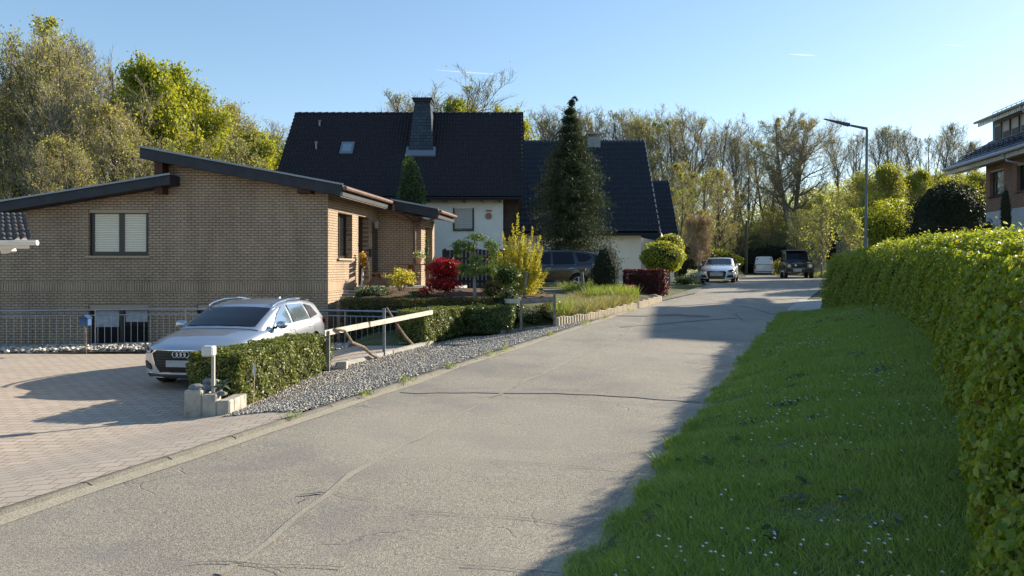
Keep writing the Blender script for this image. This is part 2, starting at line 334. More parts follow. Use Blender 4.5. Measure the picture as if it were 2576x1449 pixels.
# gutter line and kerb stones
strip('gutter', [(LK(y), y) for y in YY[:52]], [(LK(y)+float(ip(y, [4, 9, 14], [.22, .17, .09]))+.02*math.sin(y*3), y) for y in YY[:52]], 300, 3, lambda X, Y: road(Y)+und(X, Y)+.006, M['gutter'])
kb = MB()
def kerb_run(y0, y1, h, L=.82):
    dy = L*.915; y = y0
    while y < y1:
        a, b_ = y+.006, y+dy-.008; rz = random.uniform(-.004, .004)
        pr = [(-.12, -.12), (-.12, h), (-.09, h+.012), (-.04, h+.012), (-.008, h-.008), (.0, h-.03), (.0, -.12)]
        V = []
        for yy in (a, b_):
            for (q, z) in pr: V.append((float(LK(yy))+q*1.09, yy-q*.0, float(road(yy))+z+rz))
        k_ = len(pr); kb.add(V, [(i, i+1, k_+i+1, k_+i) for i in range(k_-1)]+[tuple(range(k_)), tuple(range(2*k_-1, k_-1, -1))]); y += dy
kerb_run(-2, 40, .022)
kb.build('kerb', M['kerb'], kind='structure')
# seams, patches and cracks of the road, traced on the road's own plane
def onroad(u, v):
    Y = 2.05/((v-HZ)/F+.0313) if v > 735 else 30
    for _ in range(12):
        Y = -float(road(Y))*F/max(v-HZ, 1) if v > HZ+20 else Y
        if not 0 < Y < 60: Y = 40
    return ((u-CX)/F*Y, Y)
def trace(mb, pix, wd, lift, jit=.02, m=0, sub=.25):
    Q = [Vector((*onroad(*q), 0)) for q in pix]; R = []
    for a, b_ in zip(Q, Q[1:]):
        k = max(2, int((b_-a).length/sub)); R += [a.lerp(b_, i/k) for i in range(k)]
    R.append(Q[-1]); R = [r+Vector((random.uniform(-jit, jit), random.uniform(-jit, jit), 0)) for r in R]; V = []
    for i, r in enumerate(R):
        t = (R[min(i+1, len(R)-1)]-R[max(i-1, 0)]).normalized(); s_ = Vector((-t.y, t.x, 0)); ww = wd*(1 if callable(wd) else random.uniform(.45, 1.3))/2
        for q in (r-s_*ww, r+s_*ww): V.append((q.x, q.y, float(road(q.y)+und(q.x, q.y))+lift))
    mb.add(V, [(2*i, 2*i+1, 2*i+3, 2*i+2) for i in range(len(R)-1)], m)
rm = MB()
trace(rm, [(560, 1449), (760, 1290), (850, 1225), (960, 1150), (1090, 1085), (1215, 1012), (1290, 975), (1440, 905), (1560, 850), (1640, 790), (1720, 750), (1790, 722)], .06, .007, .035, 0)
trace(rm, [(1010, 985), (1200, 988), (1400, 990), (1600, 1000), (1760, 1012)], .20, .008, .01, 1)
trace(rm, [(1495, 793), (1600, 795), (1700, 792), (1785, 797)], .55, .009, .03, 2)
trace(rm, [(1850, 800), (1700, 812), (1560, 822)], .16, .009, .03, 1)
rm.build('road_repairs', [M['worn'], M['patch'], M['walk']], kind='structure')
ck = MB()
for pix, wd in (([(990, 992), (1180, 999), (1300, 1004)], .006), ([(1200, 1002), (1450, 1010), (1780, 1031)], .006), ([(1000, 981), (1300, 976), (1750, 1003)], .008),
                ([(755, 1250), (790, 1246), (815, 1245)], .028), ([(760, 1268), (775, 1258)], .03), ([(470, 1420), (560, 1415), (640, 1423), (860, 1430)], .010), ([(640, 1423), (700, 1440), (720, 1449)], .009),
                ([(1040, 1291), (1280, 1300), (1450, 1318)], .008), ([(1160, 1425), (1260, 1432), (1400, 1445)], .010), ([(845, 1245), (880, 1255), (950, 1262)], .008), ([(1180, 900), (1450, 925), (1690, 948)], .008),
                ([(1240, 1160), (1500, 1180), (1700, 1200)], .007), ([(1680, 888), (1760, 892), (1820, 900)], .02), ([(1725, 912), (1800, 920), (1860, 925)], .02),
                ([(1860, 770), (1900, 778), (1940, 790), (1985, 786), (2020, 776)], .03), ([(1850, 790), (1870, 808), (1900, 812)], .025), ([(1900, 755), (1960, 750), (2040, 752)], .03), ([(1330, 870), (1500, 868), (1660, 880)], .008)):
    trace(ck, pix, wd, .012, .012, 0, .12)
ck.build('road_cracks', M['tar'], kind='structure')
# driveway, gravel, pavement
LB = 17.9
strip('driveway', [(-30, 2.5), (-30, 17.5)], [(LK(2.5)-.115, 2.5), (LK(8.9)-.115, 8.9), (-3.5, 9.9), (-3.0, 12.5), (-2.3, 17.2)], 160, 60, LZ, M['paving'])
K = lambda y, o=-.115: (float(LK(y))+o, y)
strip('gravel_bed', [(-3.78, 9.72), (-3.75, 12), (-3.55, 14), (-1.9, 17.3), (.1, 18.6), (1.2, 18.7), (2.2, 20)], [K(9.05), K(11), K(13), K(15), K(17), K(19), K(20)], 120, 30, lambda X, Y: LZ(X, Y)+.0, M['gravelbase'], nz=.006)
def walk(X, Y): return road(Y)+.035
strip('pavement', [(1.95, 19.3), (3.0, 21.5), (4.9, 25.6), (7.6, 30.5), (9.7, 37), (10.6, 41)], [K(19.6), K(22), K(26), K(32), K(38), K(41)], 80, 5, walk, M['walk'])
strip('side_drive', [(RK(20.2)+.2, 20.2), (RK(23), 23), (RK(27), 27)], [(9.2, 20.9), (12.5, 23.5), (16, 27)], 20, 6, lambda X, Y: road(Y)+.012, M['concrete'])
strip('lawn_bank', [(RK(y)+.05*math.sin(y*2.3)+.03*math.sin(y*7), y) for y in np.arange(-3, 21.5, .4)], [(RK(y)+4.0, y) for y in np.arange(-3, 21.5, .4)], 200, 24, RZ, M['verge'], nz=.008)
m_ = strip('sand_edge', [(RK(y)-.10-.14*abs(math.sin(y*1.7))-.16*max(0, (7-y)/4), y) for y in np.arange(1, 20.3, .35)], [(RK(y)+.15, y) for y in np.arange(1, 20.3, .35)], 90, 4, lambda X, Y: road(Y)+und(X, Y)+.010, noisy('sand', (.24, .2, .14), (.42, .37, .28), 6, .95, .8, .02, fine=60))
# scattered stones: gravel and pebbles
def stones(name, pts, size, flat, m_, **k):
    n_ = len(pts); base = np.array([(1, 0, 0), (-1, 0, 0), (0, 1, 0), (0, -1, 0), (0, 0, 1), (0, 0, -1), (.62, .62, .5), (-.62, -.62, .5)], float)
    tri = np.array([(0, 6, 4), (6, 2, 4), (2, 1, 4), (1, 7, 4), (7, 3, 4), (3, 0, 4), (0, 2, 6), (1, 3, 7), (0, 5, 2), (2, 5, 1), (1, 5, 3), (3, 5, 0)])
    s_ = RNG.uniform(.45, 1.15, (n_, 1, 1))*size; V = base[None]*RNG.uniform(.6, 1.25, (n_, 8, 1))*s_*np.array([1, .75, flat])
    a = RNG.uniform(0, 6.28, n_); b_ = RNG.normal(0, .45, n_); ca, sa, cb, sb = np.cos(a), np.sin(a), np.cos(b_), np.sin(b_)
    x, y, z = V[..., 0], V[..., 1], V[..., 2]; x, z = x*cb[:, None]-z*sb[:, None], x*sb[:, None]+z*cb[:, None]
    x, y = x*ca[:, None]-y*sa[:, None], x*sa[:, None]+y*ca[:, None]
    V = np.stack([x, y, z], -1)+pts[:, None]; Fc = (tri[None]+8*np.arange(n_)[:, None, None]).reshape(-1, 3)
    return arrays(name, V.reshape(-1, 3), Fc, m_, **k)
def in_poly(X, Y, poly):
    c_ = np.zeros(len(X), bool); k = len(poly)
    for i in range(k):
        (x0, y0), (x1, y1) = poly[i], poly[(i+1) % k]
        c_ ^= ((y0 > Y) != (y1 > Y)) & (X < (x1-x0)*(Y-y0)/(y1-y0+1e-12)+x0)
    return c_
def scatter(poly, n_, zf):
    P_ = np.array(poly); X = RNG.uniform(P_[:, 0].min(), P_[:, 0].max(), n_*3); Y = RNG.uniform(P_[:, 1].min(), P_[:, 1].max(), n_*3)
    k = in_poly(X, Y, poly); X, Y = X[k][:n_], Y[k][:n_]; return np.stack([X, Y, zf(X, Y)], -1)
gp = [(-3.78, 9.62), (-3.75, 12), (-3.45, 14), (-2.0, 17.3), (-1.2, 18.2), (.1, 18.7), (1.2, 18.8), (1.9, 19.7), K(19.4, -.2), K(17, -.2), K(14, -.2), K(11, -.14), K(8.85, -.14)]
stones('gravel', scatter(gp, 56000, lambda X, Y: LZ(X, Y)+RNG.uniform(0, .016, len(X))), .022, .55, M['gravel'], kind='stuff', label='grey crushed stone strip between the kerb and the hedges', cat='gravel')
pp = [(-14, 16.9), (-9.6, 17.9), (-5.2, 17.9), (-2.4, 17.6), (-2.6, 18.9), (-4.8, 19.2), (-9, 19.3), (-14.5, 17.9)]
stones('pebbles', scatter(pp, 5200, lambda X, Y: -2.03+RNG.uniform(0, .06, len(X))), .085, .6, M['pebble'], kind='stuff', label='pale rounded pebbles along the foot of the metal railing', cat='pebbles')
strip('pebble_bed', [(-30, 16.5), (-14, 16.8), (-9.6, 17.8), (-5, 17.8), (-2, 17.4)], [(-30, 17.6), (-14.6, 18.0), (-9.0, 19.4), (-4.8, 19.25), (-2, 19.05)], 40, 4, lambda X, Y: -2.03+0*X, M['gravelbase'])
# ---------------------------------------------------------------- foliage tools
def leaves(pts, nrm, size, asp=.55, spread=.7, up=0, fold=0, droop=0.):
    """one diamond or folded leaf per point, facing roughly along nrm"""
    n_ = len(pts); nn_ = nrm+RNG.normal(0, spread, (n_, 3)); nn_[:, 2] += up; nn_ /= np.linalg.norm(nn_, axis=1)[:, None]+1e-9
    t = RNG.normal(0, 1, (n_, 3)); t[:, 2] -= droop; t -= nn_*(t*nn_).sum(1)[:, None]; t /= np.linalg.norm(t, axis=1)[:, None]+1e-9; b_ = np.cross(nn_, t)
    s_ = (size*RNG.uniform(.6, 1.3, n_))[:, None]
    if not fold:
        V = np.stack([pts-t*s_*.5, pts+b_*s_*asp*.5, pts+t*s_*.5, pts-b_*s_*asp*.5], 1); Fc = np.arange(4*n_).reshape(-1, 4); return V.reshape(-1, 3), Fc
    m1 = pts-t*s_*.5; m2 = pts+t*s_*.5-nn_*s_*.12
    V = np.stack([m1, pts-t*s_*.12+b_*s_*asp*.5+nn_*s_*fold, pts+t*s_*.22+b_*s_*asp*.42+nn_*s_*fold, m2, pts+t*s_*.22-b_*s_*asp*.42+nn_*s_*fold, pts-t*s_*.12-b_*s_*asp*.5+nn_*s_*fold], 1)
    o = 6*np.arange(n_)[:, None]; return V.reshape(-1, 3), np.concatenate([o+np.array([0, 1, 2, 3]), o+np.array([0, 3, 4, 5])])
def quad_pts(q, n_, thick=.05):
    q = np.array(q, float); u = RNG.random(n_)[:, None]; v = RNG.random(n_)[:, None]
    p_ = (q[0]*(1-u)+q[1]*u)*(1-v)+(q[3]*(1-u)+q[2]*u)*v; nr = np.cross(q[1]-q[0], q[3]-q[0]); nr /= np.linalg.norm(nr)
    return p_-nr*RNG.uniform(0, thick, (n_, 1)), np.repeat(nr[None], n_, 0)
def lump(p_, nr, amp, sc):
    k = np.sin(p_[:, 0]*sc*1.7+p_[:, 2]*sc*2.3+1)*np.sin(p_[:, 1]*sc*1.9-p_[:, 2]*sc*1.3)+.6*np.sin(p_[:, 0]*sc*4.1+p_[:, 1]*sc*3.7+p_[:, 2]*sc*5)
    return p_+nr*(amp*k)[:, None]
def ellip(c_, r, n_, lo=.55, noise=.14, seed=0, cut=-1):
    d = RNG.normal(0, 1, (n_, 3)); d /= np.linalg.norm(d, axis=1)[:, None]; d[:, 2] = np.where(d[:, 2] < cut, -d[:, 2], d[:, 2])
    rr = RNG.uniform(lo**3, 1, n_)**(1/3.); k = 1+noise*(np.sin(d[:, 0]*5+seed)*np.sin(d[:, 1]*6+seed*2)+np.sin(d[:, 2]*7+seed*3+d[:, 0]*3))
    return np.array(c_)+d*np.array(r)*(rr*k)[:, None], d
# ---------------------------------------------------------------- bungalow
B1 = ((.50, .365, .255), (.43, .305, .215), (.48, .375, .25)); MORT = (.15, .12, .095)
M['brick_front'] = brickmat('brick_front', (1, 0), B1, MORT, .205, .0762, (-.715, -.425))
B2 = ((.60, .45, .30), (.52, .37, .24), (.58, .46, .31))
B2 = tuple(tuple(x*.62 for x in c_) for c_ in B2)
M['brick_side'] = brickmat('brick_side', (.124, .992), B1, MORT, .205, .0762, (-.715, -.425))
M['fascia'] = noisy('slate_fascia', (.020, .022, .028), (.035, .038, .048), 3, .55, .3)
M['flash'] = mat('grey_metal_flashing', (.22, .24, .27), .4, .6)
M['copper'] = noisy('brown_copper', (.11, .065, .05), (.20, .12, .09), 4, .45, .1)
M['redwood'] = noisy('dark_red_wood', (.05, .018, .014), (.09, .03, .02), 6, .6, .3)
M['soffit'] = noisy('cream_boards', (.42, .39, .33), (.5, .46, .40), 3, .7, .2)
M['darkframe'] = mat('dark_brown_frame', (.016, .013, .012), .35)
M['black'] = mat('black', (.008, .008, .009), .5)
M['glass'] = mat('dark_glass', (.012, .014, .016), .06, spec=.9)
M['tan'] = mat('tan_aluminium', (.36, .29, .21), .5)
M['galv'] = noisy('galvanised_steel', (.30, .31, .33), (.42, .43, .46), 20, .38, .1); M['galv'].node_tree.nodes['Principled BSDF'].inputs['Metallic'].default_value = .55
M['blindglass'] = None
m = mat('pleated_blind', (.62, .58, .47), .7); n = N(m); p = n.pos(); sp = n.n('ShaderNodeSeparateXYZ'); n.l(p, sp.inputs[0])
wv_ = n.math('SINE', n.math('MULTIPLY', sp.outputs[2], 92)); M['blind'] = n.out(n.ramp(wv_, [(0, (.62, .57, .44)), (.5, (.80, .75, .60)), (1, (.84, .79, .64))]), n.bump(wv_, .5, .01))
M['curtain'] = noisy('sheer_curtain', (.25, .27, .30), (.5, .52, .55), 5, .7, .3)
MAN = ['front_wall', 'side_wall']
bung = thing('bungalow', (-5.35, 21.5, -3.7), 'low brick bungalow with split black-edged roofs behind the silver car', 'house')
FW = Frame((0, 21.5), (1, 0), (0, -1)); SW = Frame((-5.35, 21.5), (.124, .992), (.992, -.124)); AF = Frame((0, 26.3), (1, 0), (0, -1))
zr = lambda x: 3.41-.186*(x+10.57)                 # right roof plane (front edge), top
zl = lambda x: 2.62+.161*(x+9.8)
W1 = (-12.32, -10.57, .33, 1.68); W2 = (-12.32, -10.57, -2.75, -1.08); W3 = (-9.17, -8.0, -2.2, -1.08); W0 = (-16.6, -15.0, .33, 1.5)
wall_mb(FW, [(-19, zl(-19)-.24), (-9.99, zl(-9.99)-.24), (-9.98, zr(-9.98)-.26), (-5.35, zr(-5.35)-.26)], -3.7, [W1, W2, W3]).build('front_wall', M['brick_front'], bung)
SWIN = (.80, 2.08, .27, 1.66); SDOOR = (2.66, 3.74, -.62, 1.68)
wall_mb(SW, [(0, 2.15), (4.84, 2.15)], -3.7, [SWIN, SDOOR]).build('side_wall', M['brick_side'], bung)
wall_mb(AF, [(-4.76, 2.1), (-3.23, 1.80)], -1.0).build('annexe_wall', M['brick_front'], bung)
AS = Frame((-3.23, 26.3), (.124, .992), (.992, -.124))
wall_mb(AS, [(0, 1.75), (2.05, 1.75)], -1.0, [(.62, 1.72, -.62, 1.45)]).build('annexe_side_wall', M['brick_side'], bung)
window(FW, *W1, bung, M['darkframe'], M['blind'], .10, .12, mull=(-11.40,), blind=(.10, M['tan']), sill=M['tan'])
window(FW, *W2, bung, M['darkframe'], M['glass'], .12, .085, mull=(-11.40,), blind=(.17, M['tan']), name='cellar_window')
window(FW, *W3, bung, M['darkframe'], M['glass'], .12, .085, blind=(.17, M['tan']), name='cellar_window')
cu = MB(); FW.box(cu, -12.2, -11.5, -.145, -.14, -1.75, -1.12); FW.box(cu, -11.3, -10.65, -.145, -.14, -1.60, -1.12); cu.build('curtain', M['curtain'], bung)
ww_ = window(SW, *SWIN, bung, M['darkframe'], M['glass'], .20, .085, mull=(1.44,), sill=M['tan'])
dr_ = MB(); SW.box(dr_, 2.67, 3.73, -.28, -.22, -.62, 1.67); d_ = dr_.build('door', M['darkframe'], bung)
h_ = MB(); h_.tube([SW.p(2.8, -.17, .38), SW.p(2.8, -.17, .62)], .015); h_.build('handle', M['galv'], d_)
dr_ = MB(); AS.box(dr_, .63, 1.71, -.28, -.22, -.62, 1.44); dr_.build('door', M['redwood'], bung)
sw2 = MB(); SW.box(sw2, 4.12, 4.72, -.06, .012, -.35, 1.55); sw2.build('side_window', M['glass'], bung)
# roofs: sloped slabs running back
def slab(mb, x0, x1, zf, y0, y1, th=.32, sh=.125, ybase=21.0):
    q = []
    for z_ in (-th, 0):
        for (x, y) in ((x0, y0), (x1, y0), (x1, y1), (x0, y1)): q.append((x+sh*(y-ybase), y, zf(x)+z_))
    mb.hexa(q)
ra = MB(); slab(ra, -10.57, -4.81, zr, 21.0, 25.7); slab(ra, -10.57, -3.16, zr, 25.71, 28.5)
roofR = ra.build('upper_roof', M['fascia'], bung)
rb = MB(); slab(rb, -19.5, -9.72, zl, 21.0, 33.5, .28); rb.build('lower_roof', M['fascia'], bung)
for a_, b_ in (((-10.60, 20.98, zr(-10.6)+.015), (-4.80, 20.98, zr(-4.8)+.015)), ((-19.5, 20.98, zl(-19.5)+.015), (-9.7, 20.98, zl(-9.7)+.015)), ((-4.81+.12+.47, 25.68, zr(-4.81)+.015), (-3.16+.59, 25.68, zr(-3.16)+.015))):
    fl = MB(); fl.bar(a_, b_, .06, .05); fl.build('flashing', M['flash'], bung)
tb = MB(); tb.box(-10.22, -9.99, 21.12, 27, zl(-10.2)-.45, zr(-10.2)-.30); tb.build('clerestory', M['redwood'], bung)
for bx_ in ((-6.15, -5.75, 21.15, 21.5, zr(-6)-.44, zr(-6)-.33), (-3.55, -3.25, 25.85, 26.3, 1.62, 1.74)): tb = MB(); tb.box(*bx_); tb.build('beam_end', M['redwood'], bung)
bk = MB(); slab(bk, -11.9, -10.2, lambda x: 2.62+.36*(x+10.9)+.15, 26, 30, .12); bk.build('rear_roof', M['redwood'], bung)
def gutter(mb, a, b, r=.065):
    mb.tube([a, b], r, 8)
gt = MB(); gutter(gt, (-4.74, 20.98, 2.24), (-4.15, 25.72, 2.24)); gt.tube([(-2.50, 25.72, 1.98-.05), (-2.16, 28.4, 1.93)], .065, 8); gt.build('gutter', M['copper'], bung)
sf = MB()
for i in range(30):
    a = i/30; b_ = (i+.86)/30; p0 = Vector((-4.86, 21.0, 2.06)); p1 = Vector((-4.30, 25.5, 2.06)); sf.bar(p0.lerp(p1, a), p0.lerp(p1, b_), .03, .13)
sf.build('soffit_boards', M['soffit'], bung); sf = MB()
for i in range(16):
    a = i/16; b_ = (i+.86)/16; p0 = Vector((-2.62, 25.8, 1.76)); p1 = Vector((-2.30, 28.2, 1.76)); sf.bar(p0.lerp(p1, a), p0.lerp(p1, b_), .03, .12)
sf.build('soffit_boards', M['soffit'], bung)
dp = MB(); y_ = 26.1
dp.tube([(-4.13, 25.68, 2.2), (-4.14, 25.72, 1.98), (-4.10, 25.9, 1.90), (-3.52, y_, 1.66), (-3.44, y_, 1.5), (-3.44, y_, -.62)], .055, 8)
dp.build('downpipe', M['copper'], bung)
dp = MB(); dp.tube([(-2.53, 25.78, 1.92), (-2.60, 25.8, 1.74), (-3.40, y_, 1.44)], .05, 8); dp.build('downpipe', M['copper'], bung)
# wall lantern on the side wall
lt = thing('wall_lantern', SW.p(3.95, .0, 1.25), 'small black wall lantern beside the side door of the bungalow', 'lantern')
q = MB(); q.tube([SW.p(3.95, .0, 1.2), SW.p(3.95, .16, 1.2), SW.p(3.95, .20, 1.32)], .012, 6); q.build('bracket', M['black'], lt)
q = MB(); c_ = SW.p(3.95, .20, 1.32); q.lathe([(.03, -.0), (.06, .05), (.085, .2), (.10, .22), (.03, .32)], c_, n=6); q.build('lamp_glass', mat('lantern_glass', (.25, .25, .24), .2), lt)
q = MB(); c_ = SW.p(3.86, .02, .75); q.box(c_.x-.02, c_.x+.03, c_.y-.1, c_.y+.1, .35, .62); q.build('letterbox', M['black'], lt and bung)
# carport roof corner at the left edge
def tileroof(name, O, U, Vv, Lu, Lv, tw, tg, mt, parent, amp=.025, step=.035, su=6):
    """tiled pitch: O top-left, U along the ridge, V down the slope"""
    O = np.array(O, float); U = np.array(U, float); U /= np.linalg.norm(U); Vv = np.array(Vv, float); Vv /= np.linalg.norm(Vv); Nn = np.cross(Vv, U); Nn /= np.linalg.norm(Nn)
    if Nn[2] < 0: Nn = -Nn
    nu = int(Lu/tw*su)+1; rows = int(round(Lv/tg)); vv = []
    for r in range(rows): vv += [r*tg+.002, r*tg+tg*.5, r*tg+tg*.97]
    hh = np.tile([step*.1, step*.5, step], rows); vv = np.array(vv)*Lv/(rows*tg); uu = np.linspace(0, Lu, nu)
    prof = np.abs(np.cos(np.pi*uu/tw))**.8*amp*2; jit = RNG.normal(0, .003, (rows, nu//su+2)); J = jit[(np.arange(len(vv))//3)[:, None], (np.arange(nu)//su)[None]]
    Z = hh[:, None]+prof[None]*1.0+J
    Pn = O+uu[None, :, None]*U+vv[:, None, None]*Vv+Z[..., None]*Nn; i = (np.arange(len(vv)-1)[:, None]*nu+np.arange(nu-1)[None]).ravel()
    o = arrays(name, Pn.reshape(-1, 3), np.stack([i, i+1, i+nu+1, i+nu], -1), mt, parent)
    return o
M['tile_dark'] = noisy('dark_roof_tile', (.013, .012, .017), (.030, .027, .034), 6, .55, .3, .01, fine=25, spec=.22)
M['tile_blue'] = noisy('blue_black_roof_tile', (.008, .012, .020), (.018, .024, .036), 5, .50, .3, .01, fine=20, spec=.25)
M['tile_navy'] = noisy('glazed_navy_tile', (.012, .016, .035), (.02, .028, .055), 5, .22, .2, .01, spec=.6)
M['render'] = noisy('white_render', (.74, .71, .64), (.82, .79, .72), 2, .85, .3, .004)
M['whitewood'] = mat('white_painted_wood', (.72, .70, .64), .55)
cpt = thing('carport', (-8.5, 10.5, -2.06), 'grey tiled carport roof corner with white gutter at the left edge', 'carport')
m = noisy('grey_concrete_tile', (.05, .045, .045), (.12, .10, .09), 6, .8, .4, .01, fine=25)
tileroof('roof', (-14.2, 12.6, .90), (1, 0, 0), (1.55, -2.2, -.56), 5.90, 2.75, .10, .42, m, cpt, amp=.014)
q = MB(); q.tube([(-12.6, 10.38, .34), (-6.66, 10.38, .34)], .035, 10); q.bar((-12.6, 10.33, .37), (-6.64, 10.33, .37), .03, .015); q.build('gutter', M['whitewood'], cpt)
q = MB(); q.hexa([(-12.8, 10.42, .26), (-6.8, 10.42, .26), (-8.3, 12.55, .80), (-14.2, 12.55, .80), (-12.8, 10.42, .33), (-6.8, 10.42, .33), (-8.3, 12.55, .86), (-14.2, 12.55, .86)]); q.build('soffit', M['whitewood'], cpt)
q = MB(); q.bar((-8.1, 10.8, -2.06), (-8.1, 10.8, .40), .14, .14); q.bar((-8.1, 10.8, -.55), (-7.55, 10.8, .28), .1, .1); q.build('post', M['whitewood'], cpt)
q = MB(); q.bar((-7.3, 10.6, .24), (-7.15, 10.6, .28), .1, .1); q.build('rafter_end', M['whitewood'], cpt)
# ---------------------------------------------------------------- middle house
h2 = thing('gabled_house', (-5.5, 33.6, -1), 'white rendered house with a large dark tiled roof and slate chimney', 'house')
F2 = Frame((0, 33.6), (1, .015), (0.015, -1))
WN = (-2.63, -1.77, 1.72, 2.66)
wall_mb(F2, [(-10.3, 3.42), (-.41, 3.42)], -2.5, [WN]).build('front_wall', M['render'], h2)
E2 = Frame((-.41, 33.6), (.02, 1), (1, -.02))
wall_mb(E2, [(0, 3.3), (3.3, 7.0), (6.6, 3.3)], -2.5).build('gable_wall', M['render'], h2)
b_ = MB(); b_.box(-.36, .30, 33.9, 40, 1.2, 3.25); b_.build('gable_cladding', noisy('brown_boards', (.035, .022, .015), (.07, .045, .03), 5, .7, .3), h2)
b_ = MB()
for i in range(10): b_.box(-2.60, -1.80, 33.56, 33.60, 1.76+i*.089, 1.76+i*.089+.079)
sh_ = b_.build('roller_shutter', mat('grey_shutter', (.50, .48, .43), .6), h2)
b_ = MB(); b_.box(-2.68, -2.63, 33.53, 33.62, 1.70, 2.70); b_.box(-1.77, -1.72, 33.53, 33.62, 1.70, 2.70); b_.box(-2.68, -1.72, 33.50, 33.62, 1.64, 1.71); b_.build('window_frame', M['darkframe'], h2)
b_ = MB(); b_.lathe([(.02, -.03), (.15, -.03), (.15, .0), (.10, .012), (.02, .012)], (-1.06, 33.56, 2.32), 'y', 16); b_.box(-1.18, -.92, 33.50, 33.58, 2.53, 2.60); b_.build('wall_ornament', mat('terracotta', (.32, .17, .1), .7), h2)
sl2 = math.hypot(3.9, 4.46)
tileroof('roof', (-10.80, 36.9, 7.60), (1, .0, 0), (0, -3.9, -4.46), 11.37, sl2+.1, .15, .29, M['tile_dark'], h2, amp=.032, step=.09)
b_ = MB(); b_.hexa([(-10.8, 33.0, 3.0), (.5, 33.0, 3.0), (.5, 36.9, 7.48), (-10.8, 36.9, 7.48), (-10.8, 33.0, 3.12), (.5, 33.0, 3.12), (.5, 36.9, 7.6), (-10.8, 36.9, 7.6)])
b_.hexa([(-10.8, 36.91, 7.48), (.57, 36.91, 7.48), (.57, 40.8, 3.0), (-10.8, 40.8, 3.0), (-10.8, 36.91, 7.62), (.57, 36.91, 7.62), (.57, 40.8, 3.14), (-10.8, 40.8, 3.14)]); b_.build('roof_deck', M['tile_dark'], h2)
b_ = MB(); 
for i in range(34): b_.tube([(-10.82+i*.335, 36.88, 7.64), (-10.82+(i+1)*.335-.01, 36.88, 7.66)], [.08, .095], 8)
b_.build('ridge_tiles', M['tile_dark'], h2)
b_ = MB(); b_.tube([(-10.85, 32.92, 3.06), (.52, 32.92, 3.06)], .07, 8)
for i in range(13): b_.box(-10.2+i*.8, -10.12+i*.8, 33.05, 33.6, 2.92, 3.05)
b_.build('gutter', M['darkframe'], h2)
M['slate'] = brickmat('chimney_slate', (1, 0), ((.045, .06, .08), (.07, .09, .11), (.05, .07, .085)), (.015, .02, .028), .3, .16, mort=.012, bump=.8)
ch = MB(); bw, tw_ = .60, .37
ch.hexa([(-4.30-bw, 34.75, 5.3), (-4.30+bw, 34.75, 5.3), (-4.30+bw, 36.9, 5.3), (-4.30-bw, 36.9, 5.3), (-4.30-tw_, 35.5, 7.95), (-4.30+tw_, 35.5, 7.95), (-4.30+tw_, 36.3, 7.95), (-4.30-tw_, 36.3, 7.95)])
cho = ch.build('chimney', M['slate'], h2)
ch = MB(); ch.box(-4.30-tw_-.05, -4.30+tw_+.05, 35.42, 36.4, 7.95, 8.06); ch.box(-4.3-tw_-.12, -4.3+tw_+.12, 35.35, 36.45, 8.06, 8.12); ch.build('cap', M['black'], cho)
ch = MB(); ch.hexa([(-5.02, 34.62, 5.16), (-3.58, 34.62, 5.16), (-3.58, 35.0, 5.60), (-5.02, 35.0, 5.60), (-4.98, 34.58, 5.22), (-3.62, 34.58, 5.22), (-3.62, 34.96, 5.70), (-4.98, 34.96, 5.70)]); ch.build('flashing', M['flash'], cho)
def onroof(x, t, lift=0): return Vector((x, 36.9-3.9*t, 7.6-4.46*t))+Vector((0, -.753, .658))*lift
def roofbox(mb, x0, x1, t0, t1, l0, l1):
    mb.hexa([onroof(x0, t1, l0), onroof(x1, t1, l0), onroof(x1, t0, l0), onroof(x0, t0, l0), onroof(x0, t1, l1), onroof(x1, t1, l1), onroof(x1, t0, l1), onroof(x0, t0, l1)])
q = MB(); roofbox(q, -8.12, -7.50, .385, .53, 0, .16); s_ = q.build('skylight', M['flash'], h2)
q = MB(); roofbox(q, -8.02, -7.60, .41, .505, .16, .165); q.build('pane', mat('skylight_glass', (.22, .28, .34), .2), s_)
for (x, t, hh) in ((-9.42, .17, .35), (-9.28, .47, .45)):
    q = MB(); a = onroof(x, t); q.tube([a, a+Vector((0, -.02, hh*.85))], .05, 8); q.tube([a+Vector((0, -.02, hh*.85)), a+Vector((0, -.02, hh))], [.09, .07], 8); q.build('vent_pipe', M['flash'], h2)
for x in (-7.3, -5.0, -1.9, -.9):
    for t in (.2, .82):
        q = MB(); roofbox(q, x, x+.2, t, t+.03, .02, .09); q.build('vent_tile', M['tile_dark'], h2)
# ---------------------------------------------------------------- third house
h3 = thing('white_house', (5, 44.5, -1), 'white house with a steep blue-black roof behind the tall conifer', 'house')
F3 = Frame((0, 44.6), (1, 0), (0, -1))
wall_mb(F3, [(-2, 2.1), (7.78, 2.1)], -1.4).build('front_wall', M['render'], h3)
b_ = MB(); b_.hexa([(7.62, 44.9, -1.3), (9.6, 45.5, -1.3), (9.6, 50, -1.3), (7.78, 50, -1.3), (7.62, 44.9, 1.85), (9.4, 45.5, 1.5), (9.6, 50, 1.5), (7.62, 50, 1.85)]); b_.build('porch_wall', noisy('grey_render', (.4, .4, .42), (.5, .5, .52), 2, .85, .2), h3)
tileroof('roof', (-3.0, 49.5, 8.46), (1, 0, 0), (-.00, -5.5, -6.42), 11.85, 8.45, .24, .46, M['tile_blue'], h3, amp=.03, step=.11)
b_ = MB(); b_.hexa([(-3, 44, 1.90), (8.75, 44, 1.90), (8.82, 49.5, 8.3), (-3, 49.5, 8.3), (-3, 44, 2.02), (8.75, 44, 2.02), (8.82, 49.5, 8.42), (-3, 49.5, 8.42)])
